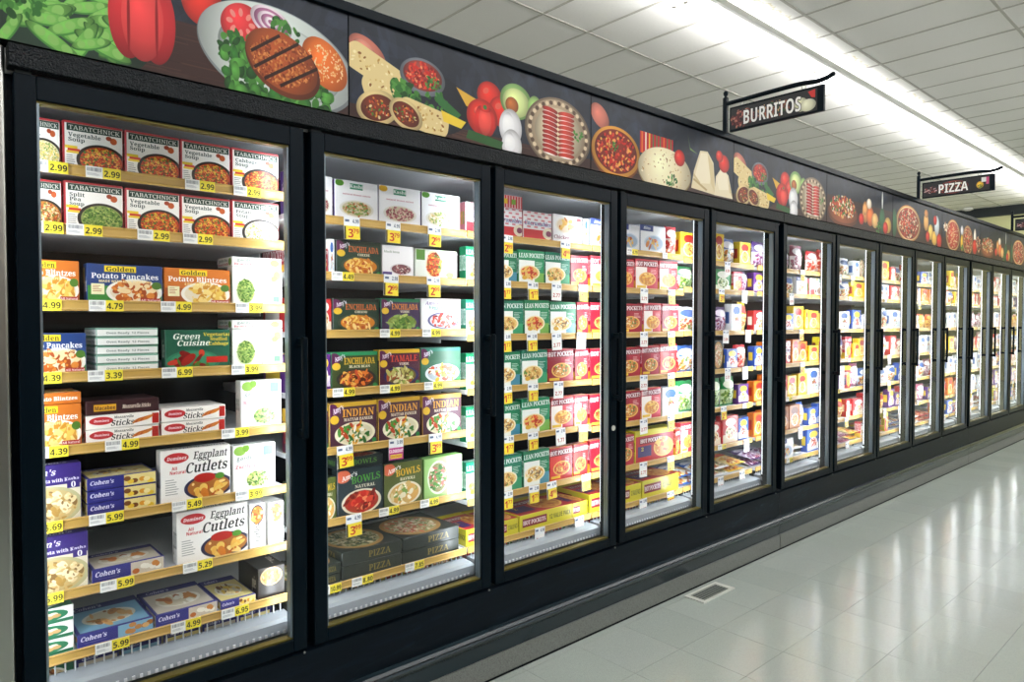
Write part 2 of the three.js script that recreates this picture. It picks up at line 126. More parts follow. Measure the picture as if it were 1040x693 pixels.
const pizza = (name, cols) => art(name, 1.3, 1, p => p.R('#2c332e', 0, 0, 1, 1).P(0.46, 0.5, 0.46, 0.46, '#b98a4a', '#b8a87a', cols, 160, 0.1), p => p.R('#2a302c', 0, 0, 1, 1).T('PIZZA', 0.62, 0.5, 0.66, '#8a7a3a', 'bold serif', 'center', 0, 0.4));
pizza('pizza_a', ['#5a6a3a', '#e4dcc0', '#a8a878', '#3a4a2a']); pizza('pizza_b', ['#b03a2a', '#ecd9b8', '#d86a4a', '#8a9a5a', '#f2ead8']);
art('gingham', 1, 1, p => { p.R('#f4eef0', 0, 0, 1, 1); for (let i = 0; i < 8; i++) for (let j = 0; j < 8; j++) if ((i + j) % 2) p.R('rgba(200,40,60,.55)', i / 8, j / 8, 0.125, 0.06); p.R('#d8343e', 0, 0.62, 1, 0.38).T('Uncrustables', 0.5, 0.4, 0.2, '#2a3a8a', 'italic serif', 'center').E('#f0e4cc', 0.88, 0.72, 0.2, 0.2).E('#8a3a5a', 0.9, 0.72, 0.1, 0.1); }, p => { p.R('#c8343e', 0, 0, 1, 1); for (let i = 0; i < 10; i++) p.R('#e8b8bc', i / 10, 0, 0.05, 1); p.R('#e0c030', 0.3, 0.3, 0.15, 0.4).R('#7ab040', 0.6, 0.3, 0.15, 0.4); });
art('melts', 1.2, 1, p => p.R('#f4f1f2', 0, 0, 1, 1).P(0.42, 0.36, 0.34, 0.28, '#efe6dc', '#e4cfae', CHZ, 8, 0.34).T('Chicken Melts', 0.5, 0.78, 0.17, '#8a3a52', 'bold serif', 'center').R('#c8343e', 0.8, 0.05, 0.16, 0.12), p => p.R('#eee8ea', 0, 0, 1, 1));
const lean = (name, c1, title, cols, low) => art(name, 0.85, 1, p => { p.R(c1, 0, 0, 1, 1).R('#eef2ee', 0, 0.3, 0.62, 0.7).R(low, 0.62, 0.66, 0.38, 0.34).P(0.42, 0.66, 0.4, 0.22, '#f4e6c4', '#e0b86a', cols, 34, 0.2).R(c1, 0.06, 0.05, 0.88, 0.2).T(title, 0.5, 0.15, 0.18, '#fff', 'bold serif', 'center', -0.03, 0.86).L('#dff0e2', 0.66, 0.34, 0.28, 5); p.E('#d8a838', 0.22, 0.82, 0.1, 0.06); }, p => p.R(c1, 0, 0, 1, 1).T(title, 0.5, 0.5, 0.6, '#fff', 'bold serif', 'center'));
lean('lean_a', '#157a52', 'LEAN POCKETS', ['#e8d8a0', '#7a5a3a', '#c89048', '#f4ead0'], '#4a90a8'); lean('lean_b', '#1f8a5c', 'LEAN POCKETS', ['#d8502a', '#e8c060', '#b8301c'], '#7ab050'); lean('lean_c', '#187a5e', 'LEAN POCKETS', ['#c89048', '#8a5a30', '#e8d090', '#5a8a3a'], '#3a9a6a');
const hot = (name, c1, c2, cols) => art(name, 0.85, 1, p => p.R(c1, 0, 0, 1, 1).R(c2, 0, 0.26, 0.5, 0.74).P(0.52, 0.64, 0.38, 0.22, '#e8b860', '#c8843a', cols, 30, 0.2).R('#7a1226', 0.06, 0.05, 0.88, 0.2).T('HOT POCKETS', 0.5, 0.15, 0.18, '#fff', 'bold serif', 'center', -0.03, 0.86).R('#e9c23a', 0.05, 0.86, 0.4, 0.08).L('#f4d8d0', 0.66, 0.32, 0.28, 4), p => p.R(c1, 0, 0, 1, 1).R('#e9c23a', 0, 0.7, 1, 0.3).T('HOT POCKETS', 0.5, 0.4, 0.6, '#fff', 'bold serif', 'center'));
hot('hot_red', '#a81c34', '#8a1428', MIX); hot('hot_white', '#c83a48', '#f2eae4', CHZ); hot('hot_yellow', '#b8242e', '#d83a30', ['#d8502a', '#e8c060', '#b8301c']);
art('value', 1.3, 1, p => p.R('#b8242e', 0, 0, 1, 1).R('#d9cf2e', 0, 0, 1, 0.18).R('#7a1226', 0.1, 0.24, 0.6, 0.2).T('HOT POCKETS', 0.4, 0.34, 0.17, '#fff', 'bold serif', 'center', 0, 0.56).R('#3a2a6a', 0.06, 0.5, 0.34, 0.34).T('2', 0.14, 0.6, 0.16, '#f0d83a').P(0.72, 0.62, 0.26, 0.32, '#e8b860', '#d09040', CHZ, 14, 0.3), p => p.R('#c9bf2a', 0, 0, 1, 1).R('#7a1226', 0.05, 0.25, 0.45, 0.5).T('HOT POCKETS', 0.27, 0.5, 0.36, '#fff', 'bold serif', 'center', 0, 0.42).T('12 VALUE PACK', 0.76, 0.5, 0.4, '#4a4a10', 'bold sans-serif', 'center', 0, 0.42));
art('pierogi', 1.3, 1, p => p.R('#eef0f4', 0, 0, 1, 1).R('#3a4a8a', 0, 0, 0.5, 0.22).T('Bites', 0.25, 0.11, 0.14, '#fff', 'italic serif', 'center').P(0.55, 0.62, 0.4, 0.28, '#d0dbe8', '#9fb4cc', CHZ, 8, 0.3), p => p.R('#e8eaf0', 0, 0, 1, 1));
const plain = (name, bg, c2, c3, cols) => art(name, 1, 1, p => p.R(bg, 0, 0, 1, 1).R(c2, 0, rr(0.55, 0.75), 1, 0.3).E(c3, 0.5, 0.24, 0.34, 0.16).P(0.5, 0.62, 0.34, 0.26, '#f0e8d8', c2, cols, 30, 0.2), p => p.R(bg, 0, 0, 1, 1).R(c3, 0.1, 0.3, 0.6, 0.4));
plain('c_yellow', '#e9c82e', '#f0dc6a', '#b8281e', CHZ); plain('c_blue', '#2a4fa8', '#d8dde8', '#f0d040', RED); plain('c_red', '#c02a2e', '#e8d8c0', '#f4f0e8', MIX); plain('c_orange', '#d8701e', '#f0b050', '#b3231b', VEG); plain('c_purple', '#5a2a7a', '#d8c8e0', '#f0d040', CHZ); plain('c_green', '#2a8a48', '#e0ead0', '#f4f4e8', GRN); plain('c_white', '#eef0f2', '#c8d4e0', '#2a5aa0', MIX); plain('c_brown', '#a8602a', '#c8803a', '#7a3a1a', CHZ);
const bagArt = (name, a, b, c, cols) => art(name, 1, 1, (p) => { p.R(a, 0, 0, 1, 1).R(b, 0, 0.42, 1, 0.5).E(c, 0.5, 0.26, 0.4, 0.15); for (let i = 0; i < 60; i++) p.E(pick(cols), rr(0.08, 0.92), rr(0.48, 0.92), rr(0.03, 0.08), rr(0.03, 0.07), rnd() * 3); p.R(a, 0, 0, 1, 0.06).R(a, 0, 0.95, 1, 0.05); }, p => p.R(a, 0, 0, 1, 1), bagAtlas);
bagArt('b_red', '#b8202c', '#d8c0b0', '#f4e8e0', RED); bagArt('b_yellow', '#e8c020', '#e8d8a0', '#c02a20', CHZ); bagArt('b_purple', '#4a2a6a', '#d8d0e0', '#e8e0f0', ['#7a3a6a', '#b8a0c0', '#e8e0e8', '#8a2a4a']); bagArt('b_green', '#1f8a48', '#c8dcb0', '#f0f4e0', GRN); bagArt('b_blue', '#2a5aa8', '#d0d8e4', '#f0f0f4', MIX); bagArt('b_white', '#e6e8ee', '#d4c8b8', '#3a5a9a', MIX); bagArt('b_orange', '#d8601e', '#e8b870', '#f0d040', CHZ); bagArt('b_mauve', '#8a3a5a', '#e0d4d8', '#f2eaec', ['#a85a7a', '#d8c0c8', '#6a2a4a', '#e8dce0']);
const INFO = {   // words used in labels
  vegsoup: 'white vegetable soup carton', peasoup: 'white split pea soup carton', potsoup: 'white potato soup carton', corn: 'white corn chowder carton', barley: 'white carton of brown soup', cabbage: 'white cabbage soup carton', blintz: 'orange potato blintz carton', pancake: 'blue and green potato pancake carton', souf_side: 'sideways white broccoli souffle carton', souf_front: 'upright white broccoli souffle carton', zuc_front: 'upright white zucchini souffle carton', cuisine: 'dark green stuffed cabbage carton', whitestack: 'white carton with green edge', sticks: 'white mozzarella stick carton', macabee: 'flat dark brown snack carton', cutlet: 'white eggplant cutlet carton', cutlet_side: 'eggplant cutlet carton seen end on', pasta: 'purple pasta carton', cohen_a: 'navy carton with pale blue picture', cohen_b: 'navy carton with beige picture', cohen_c: 'navy carton with yellow picture', greenwhite: 'flat green and white carton', darkpie: 'dark brown pie carton', kashi_a: 'white entree carton with green vegetable picture', kashi_b: 'white entree carton with pink food picture', kashi_c: 'white entree carton with pale food picture', ench: 'dark green cheese enchilada carton', verde: 'purple enchilada verde carton', ench2: 'olive black bean enchilada carton', tamale: 'maroon tamale carton', plate: 'green dinner carton with white plate', indian: 'maroon rice entree carton', loaf: 'white veggie loaf carton', blackbean: 'white black bean carton', burr: 'pale green burrito carton', chili: 'dark red chili bowl carton', ravioli: 'olive ravioli bowl carton', bowl_green: 'light green bowl meal carton', pizza_a: 'green topped pizza carton', pizza_b: 'red topped pizza carton', gingham: 'red gingham sandwich carton', melts: 'white chicken melt carton', lean_a: 'green and white pocket sandwich carton', lean_b: 'green pocket sandwich carton with red filling', lean_c: 'green pocket sandwich carton with brown filling', hot_red: 'dark red pocket sandwich carton', hot_white: 'red and white pocket sandwich carton', hot_yellow: 'bright red pocket sandwich carton', value: 'yellow and red value pack carton', pierogi: 'white and blue snack carton', c_yellow: 'yellow carton', c_blue: 'blue carton', c_red: 'red carton', c_orange: 'orange carton', c_purple: 'purple carton', c_green: 'green carton', c_white: 'white carton', c_brown: 'brown carton', b_red: 'red plastic bag', b_yellow: 'yellow plastic bag', b_purple: 'purple plastic bag', b_green: 'green plastic bag', b_blue: 'blue plastic bag', b_white: 'white plastic bag', b_orange: 'orange plastic bag', b_mauve: 'mauve plastic bag' };
// price tags
const TAGS = {};
function tag(price, kind) {
  const k = price + kind; if (TAGS[k]) return TAGS[k];
  const [x, y] = tagAtlas.cell(); let r;
  if (kind === 's') r = tagAtlas.paint(x, y, 128, 50, 128, 50, (g, W, H) => { const p = pen(g, W, H); p.R('#f2f3f0', 0, 0, 1, 1).R('#f1df3a', 0.48, 0, 0.52, 1).T(price, 0.74, 0.54, 0.72, '#14160e', 'bold sans-serif', 'center', 0, 0.46); for (let i = 0; i < 12; i++) p.R('#5a6068', 0.05 + i * 0.033, 0.14, rr(0.006, 0.02), 0.3); p.L('#8a9098', 0.05, 0.58, 0.36, 5); });
  else r = tagAtlas.paint(x, y, 100, 126, 100, 126, (g, W, H) => { const p = pen(g, W, H); p.R('#eef1f4', 0, 0, 1, 1).T(kind === 'c' ? '3.99' : price[1] === '.' && price[0] < '3' ? '2.98' : '4.99', 0.74, 0.19, 0.24, '#2a3a5a', 'bold sans-serif', 'center', 0, 0.4).R('#5a6a8a', 0.08, 0.12, 0.26, 0.1); if (kind === 'c') p.R('#c23a8a', 0, 0.42, 1, 0.58).T('CLOSEOUT', 0.5, 0.58, 0.2, '#fff', 'bold sans-serif', 'center').R('#f1df3a', 0.1, 0.74, 0.8, 0.18).T('SAVINGS', 0.5, 0.83, 0.15, '#c23a2a', 'bold sans-serif', 'center'); else if (kind === 'w') p.R('#f4f4f0', 0, 0.4, 1, 0.6).T(price, 0.5, 0.7, 0.3, '#b8322a', 'bold sans-serif', 'center'); else p.R('#f3da36', 0, 0.4, 1, 0.6).R('#2a2a20', 0.02, 0.42, 0.1, 0.56).T(price[0], 0.42, 0.72, 0.52, '#c4281e', 'bold sans-serif', 'center').T(price.slice(2), 0.74, 0.62, 0.28, '#c4281e', 'bold sans-serif', 'center'); });
  const big = kind !== 's', w = big ? 0.062 : 0.086, h = big ? 0.078 : 0.031, g = new THREE.BoxGeometry(w, h, 0.0016); const uv = g.attributes.uv;
  for (let i = 0; i < 24; i++) { const u = i >= 16 && i < 20 ? uv.getX(i) : 0.02, v = i >= 16 && i < 20 ? uv.getY(i) : 0.98; uv.setXY(i, r[0] + (r[2] - r[0]) * u, r[1] + (r[3] - r[1]) * v); }
  g.translate(0, big ? 0.015 - h / 2 : 0, 0);
  return TAGS[k] = { g, big };
}

// ---------------------------------------------------------------- product geometry
function cartonGeo(w, h, d, a, flat) {          // bevelled carton; base centre at origin, front face at z = 0
  const b = 0.0018, F = flat ? a.s : a.f, Tp = flat ? a.f : a.s, P = [], N = [], U = [];
  const X = w / 2, Y0 = 0, Y1 = h, Z0 = -d, Z1 = 0;
  const lerp = (r, u, v) => [r[0] + (r[2] - r[0]) * u, r[1] + (r[3] - r[1]) * v];
  const tri = (pts, n, uvs) => { for (const k of [0, 1, 2]) { P.push(...pts[k]); N.push(...n); U.push(...uvs[k]); } };
  const quad = (p, n, r) => { const uv = [[0, 0], [1, 0], [1, 1], [0, 1]].map(q => lerp(r, ...q)); tri([p[0], p[1], p[2]], n, [uv[0], uv[1], uv[2]]); tri([p[0], p[2], p[3]], n, [uv[0], uv[2], uv[3]]); };
  const e = [F[0] + 0.001, F[3] - 0.002, F[0] + 0.002, F[3] - 0.001];
  quad([[-X + b, Y0 + b, Z1], [X - b, Y0 + b, Z1], [X - b, Y1 - b, Z1], [-X + b, Y1 - b, Z1]], [0, 0, 1], F);
  quad([[X - b, Y0 + b, Z0], [-X + b, Y0 + b, Z0], [-X + b, Y1 - b, Z0], [X - b, Y1 - b, Z0]], [0, 0, -1], F);
  quad([[-X + b, Y1, Z1 - b], [X - b, Y1, Z1 - b], [X - b, Y1, Z0 + b], [-X + b, Y1, Z0 + b]], [0, 1, 0], Tp);
  quad([[-X + b, Y0, Z0 + b], [X - b, Y0, Z0 + b], [X - b, Y0, Z1 - b], [-X + b, Y0, Z1 - b]], [0, -1, 0], e);
  quad([[-X, Y0 + b, Z0 + b], [-X, Y0 + b, Z1 - b], [-X, Y1 - b, Z1 - b], [-X, Y1 - b, Z0 + b]], [-1, 0, 0], a.s);
  quad([[X, Y0 + b, Z1 - b], [X, Y0 + b, Z0 + b], [X, Y1 - b, Z0 + b], [X, Y1 - b, Z1 - b]], [1, 0, 0], a.s);
  const s = Math.SQRT1_2;
  for (const q of [-1, 1]) for (const r of [-1, 1]) {
    const yo = q > 0 ? Y1 : Y0, yi = yo - q * b, zo = r > 0 ? Z1 : Z0, zi = zo - r * b, xo = q * X, xi = xo - q * b, yv = r;
    const f = (p, n) => { const ok = new THREE.Vector3().subVectors(new THREE.Vector3(...p[1]), new THREE.Vector3(...p[0])).cross(new THREE.Vector3().subVectors(new THREE.Vector3(...p[2]), new THREE.Vector3(...p[0]))).dot(new THREE.Vector3(...n)) > 0; quad(ok ? p : [p[3], p[2], p[1], p[0]], n, e); };
    f([[-X + b, yi, zo], [X - b, yi, zo], [X - b, yo, zi], [-X + b, yo, zi]], [0, q * s, r * s]);
    f([[xi, Y0 + b, zo], [xi, Y1 - b, zo], [xo, Y1 - b, zi], [xo, Y0 + b, zi]], [q * s, 0, r * s]);
    const yy = yv > 0 ? Y1 : Y0, yn = yy - yv * b; f([[xi, yy, Z0 + b], [xi, yy, Z1 - b], [xo, yn, Z1 - b], [xo, yn, Z0 + b]], [q * s, yv * s, 0]);
  }
  const g = new THREE.BufferGeometry(); g.setAttribute('position', new THREE.Float32BufferAttribute(P, 3)); g.setAttribute('normal', new THREE.Float32BufferAttribute(N, 3)); g.setAttribute('uv', new THREE.Float32BufferAttribute(U, 2)); return g;
}
function bagGeo(w, h, d, a, lying) {             // filled pillow bag with crimped ends and wrinkles; base at y = 0
  const nx = 9, ny = 10, P = [], U = [], I = [], ph = rnd() * 9;
  for (let side = 0; side < 2; side++) for (let j = 0; j <= ny; j++) for (let i = 0; i <= nx; i++) {
    const u = i / nx, v = j / ny, ex = Math.sin(Math.PI * u), ey = Math.sin(Math.PI * Math.min(1, Math.max(0, (v - 0.05) / 0.9)));
    let t = Math.pow(ex, 0.55) * Math.pow(ey, 0.5) * d / 2; t *= 1 + 0.16 * Math.sin(u * 17 + ph + v * 5) * Math.sin(v * 13 + ph * 2);
    const x = (u - 0.5) * w * (1 - 0.06 * ey * Math.abs(Math.sin(v * 9 + ph))), y = v * h + 0.012 * h * Math.sin(u * 15 + ph) * (v > 0.9 ? 1 : 0);
    P.push(x, y, side ? -d / 2 - t : -d / 2 + t); U.push(a.f[0] + (a.f[2] - a.f[0]) * u, a.f[1] + (a.f[3] - a.f[1]) * v);
  }
  const off = (nx + 1) * (ny + 1);
  for (let s = 0; s < 2; s++) for (let j = 0; j < ny; j++) for (let i = 0; i < nx; i++) { const q = s * off + j * (nx + 1) + i, r = q + nx + 1; if (!s) I.push(q, q + 1, r + 1, q, r + 1, r); else I.push(q, r + 1, q + 1, q, r, r + 1); }
  const g = new THREE.BufferGeometry(); g.setAttribute('position', new THREE.Float32BufferAttribute(P, 3)); g.setAttribute('uv', new THREE.Float32BufferAttribute(U, 2)); g.setIndex(I); g.computeVertexNormals();
  if (lying) { g.rotateX(-Math.PI / 2 + 0.12); g.computeBoundingBox(); g.translate(0, -g.boundingBox.min.y, -g.boundingBox.max.z); }
  return g;
}
const geoCache = {};
const prods = [];
function product(artName, x, y, z, w, h, d, opt = {}) {
  const a = A[artName], bag = artName.startsWith('b_');
  const q = v => Math.round(v * 200) / 200, key = [artName, q(w), q(h), q(d), opt.flat ? 1 : 0, opt.lying ? 1 : 0].join();
  const g = geoCache[key] ??= bag ? bagGeo(w, h, d, a, opt.lying) : cartonGeo(w, h, d, a, opt.flat);
  const m = new THREE.Mesh(g, a.atlas.mat); m.castShadow = m.receiveShadow = true;
  m.name = numbered(bag ? 'frozen_food_bag' : opt.flat ? 'flat_food_carton' : 'food_carton'); m.position.set(x, y, z); m.rotation.y = opt.turn ?? rr(-0.02, 0.02);
  const where = opt.where ?? `${opt.shelf} shelf, ${ORD[opt.door]} door from steel end`; prods.push([m, INFO[artName] + (opt.extra ? ' ' + opt.extra : ''), where, x, y]);
  const base = INFO[artName] + (opt.extra ? ' ' + opt.extra : '');
  m.userData = { label: `${base}, ${where}`, category: bag ? 'bag' : 'carton', group: `${base}, ${where}` };
  scene.add(m); return m;
}

// ---------------------------------------------------------------- room shell
const CEIL = 4.2, XL = -3, XR = 19.8, ZB = -7, ZF = 9;
const floorMap = speckle(256, 224, 30, 0.06, 4, [0.97, 1, 0.98]);
const tileMats = [0xcfd4d1, 0xd2d7d4, 0xccd1ce, 0xd0d4d2].map(c => new THREE.MeshPhysicalMaterial({ color: c, map: floorMap, roughness: 0.16, ior: 1.5 }));
const floor = struct('floor'); mesh('slab', uvMetres(bx(XL, XR, -0.2, -0.0035, ZB, ZF)), M(0x8b8f8a, { map: floorMap, roughness: 0.3 }), floor);
{
  const S = 0.305, g = uvMetres(bx(-S / 2 + 0.0007, S / 2 - 0.0007, -0.0035, 0, -S / 2 + 0.0007, S / 2 - 0.0007)); const list = [], rest = [];
  for (let i = -15; i < 60; i++) for (let j = -1; j < 11; j++) { const x = 1.652 + (i + 0.5) * S, z = 0.05 + (j + 0.5) * S; if (x > XR - S || x < XL + S) continue; const p = toPx(x, 0, z); (p[2] > 0.1 && p[0] > -40 && p[0] < 1080 && p[1] < 740 && p[1] > 0 ? list : rest).push([x, z, p[2]]); }
  list.sort((a, b) => a[2] - b[2]);
  list.slice(0, 300).forEach(([x, z], k) => { const m = mesh('floor_tile', g, tileMats[Math.floor(rnd() * 4)], floor); m.position.set(x, 0, z); m.rotation.y = rnd() < 0.5 ? 0 : Math.PI / 2; });
  const r = rest.concat(list.slice(300)).map(([x, z]) => g.clone().translate(x, 0, z)); const st = mesh('floor_tiles', r, tileMats[0], floor); st.userData.kind = 'stuff';
}
const wallPaint = M(0xcfcf9c, { roughness: 0.8 }), wallWhite = M(0xd4d2ca, { roughness: 0.8 }), taupe = M(0x8d7a6c, { roughness: 0.8 });
struct('wall_right', bx(XR, XR + 0.15, -0.2, CEIL + 0.3, ZB, ZF), wallPaint);
struct('wall_left', bx(XL - 0.15, XL, -0.2, CEIL + 0.3, ZB, ZF), wallWhite);
struct('wall_back', bx(XL - 0.15, XR + 0.15, -0.2, CEIL + 0.3, ZB - 0.15, ZB), wallWhite);
struct('wall_front', bx(XL - 0.15, XR + 0.15, -0.2, CEIL + 0.3, ZF, ZF + 0.15), taupe);
{ // dark soffit along the end wall
  struct('trim_1', bx(XR - 0.12, XR, 3.98, CEIL, ZB, ZF), M(0x1a2428));
}
const ceiling = struct('ceiling');
{
  mesh('deck', bx(XL, XR, CEIL + 0.03, CEIL + 0.2, ZB, ZF), M(0xbdbdb8, { roughness: 0.9 }), ceiling);
  const cm = speckle(256, 243, 12, 0.05, 3), tm = M(0xf2f1ec, { roughness: 0.92, map: cm });
  const stained = (() => { const [c, g] = canvas(128, 256); g.fillStyle = '#ecebe6'; g.fillRect(0, 0, 128, 256); for (let i = 0; i < 3000; i++) { g.fillStyle = `rgba(0,0,0,${rnd() * 0.03})`; g.fillRect(rnd() * 128, rnd() * 256, 1, 1); } return c; })();
  const stains = [0, 1, 2].map(k => { const [c, g] = canvas(128, 256); g.drawImage(stained, 0, 0); g.lineWidth = 3; let y = 20 - rr(-8, 8); for (let x = 0; x <= 128; x += 2) { y += rr(-2.4, 2.4); y = Math.max(10, Math.min(40, y)); g.fillStyle = `rgba(176,160,110,${rr(0.15, 0.55)})`; g.fillRect(x, y, 2.4, rr(2, 6)); } return M(0xffffff, { roughness: 0.92, map: ctex(c) }); });
  const xs = [], zs = [-7, -6.145, -4.925, -3.705, -2.485, -0.91, 0.31, 1.53, 2.75, 3.97, 5.19, 6.41, 7.63, 8.85, 9]; for (let x = 4.228 - 0.5985 * 12; x < XR; x += 0.5985) xs.push(x); xs.push(XR);
  const geos = {}, rest = [], all = [];
  for (let i = 0; i + 1 < xs.length; i++) for (let j = 0; j + 1 < zs.length; j++) { const cx = (xs[i] + xs[i + 1]) / 2, cz = (zs[j] + zs[j + 1]) / 2, p = toPx(cx, CEIL, cz); all.push([i, j, cx, cz, p[2], p[2] > 0.5 && p[0] > -80 && p[0] < 1130 && p[1] > -90]); }
  all.sort((a, b) => a[4] - b[4]); let n = 0;
  for (const [i, j, cx, cz, d, vis] of all) {
    const w = xs[i + 1] - xs[i] - 0.02, l = zs[j + 1] - zs[j] - 0.02, k = `${w.toFixed(3)},${l.toFixed(3)}`; const g = geos[k] ??= bx(-w / 2, w / 2, 0, 0.02, -l / 2, l / 2);
    if (vis && n < 300) { n++; const m = mesh('ceiling_tile', g, j === 4 ? stains[i % 3] : tm, ceiling); m.position.set(cx, CEIL + rr(0, 0.003), cz); } else rest.push(g.clone().translate(cx, CEIL, cz));
  }
  mesh('ceiling_tiles', rest, tm, ceiling).userData.kind = 'stuff';
  const bar = M(0xb3b1a8, { roughness: 0.7 });
  for (const x of xs) mesh('grid_bar', bx(x - 0.012, x + 0.012, CEIL - 0.004, CEIL + 0.02, ZB, ZF), bar, ceiling);
  for (const z of zs) mesh('grid_bar', bx(xs[0], XR, CEIL - 0.005, CEIL + 0.02, z - 0.012, z + 0.012), bar, ceiling);
}
// ceiling strip lights
function areaLight(parent, w, h, pos, target, col, L) { const l = new THREE.RectAreaLight(col, L, w, h); l.name = 'lamp_light'; l.position.set(...pos); parent.add(l); l.lookAt(...target); return l; }
{
  const LEN = 2.36, row = (z, lab, n0, n1) => {
    for (let i = n0; i < n1; i++) {
      const x0 = 4.692 - LEN * 3 + i * LEN, x = x0 + LEN / 2; if (x + LEN / 2 > XR - 0.15 || x - LEN / 2 < XL) continue;
      const t = thing('strip_light', `${ORD[i - n0]} ${lab} from the steel end`, 'light', [x, 4.05, z], lab);
      mesh('housing', bx(-LEN / 2 + 0.004, LEN / 2 - 0.004, 0.06, 0.13, -0.075, 0.075), white, t);
      mesh('raceway', bx(-LEN / 2, LEN / 2, 0.02, 0.075, 0.17, 0.2), housing, t);
      for (const xx of [-0.8, 0.8]) mesh('hanger', bx(xx - 0.01, xx + 0.01, 0.13, 0.146, -0.01, 0.01), white, t);
      for (const xx of [-0.8, 0.8]) mesh('raceway_clip', bx(xx - 0.01, xx + 0.01, 0.062, 0.07, 0.075, 0.17), white, t);
      for (const zz of [-0.055, 0.055]) for (const xx of [-LEN / 4, LEN / 4]) { const g = new THREE.CylinderGeometry(0.022, 0.022, LEN / 2 - 0.05, 14); g.rotateZ(Math.PI / 2); g.translate(xx, 0.02, zz); mesh('tube', g, tubeMat, t); }
      for (const xx of [-LEN / 2 + 0.012, 0, LEN / 2 - 0.012]) for (const zz of [-0.055, 0.055]) mesh('lamp_holder', bx(xx - 0.011, xx + 0.011, -0.02, 0.058, zz - 0.017, zz + 0.017), M(0xd8d4cc), t);
      areaLight(t, LEN - 0.05, 0.16, [0, -0.008, 0], [x, 0, z], CEIL_COL, CEIL_L);
      for (const q of [-1, 1]) areaLight(t, LEN - 0.05, 0.075, [0, 0.03, q * 0.095], [x, 4.08 + 0.3, z + q * (0.095 + 0.95)], CEIL_COL, CEIL_L * 1.6);
    }
  };
  row(-1.345, 'bare fluorescent strip light in the row above the freezers', 1, 12);
  row(2.4, 'fluorescent strip light in the row above the aisle', 0, 12);
  row(6.1, 'fluorescent strip light in the row beyond the shelving units', 0, 12);
  row(-5.2, 'fluorescent strip light in the row behind the freezers', 1, 12);
}

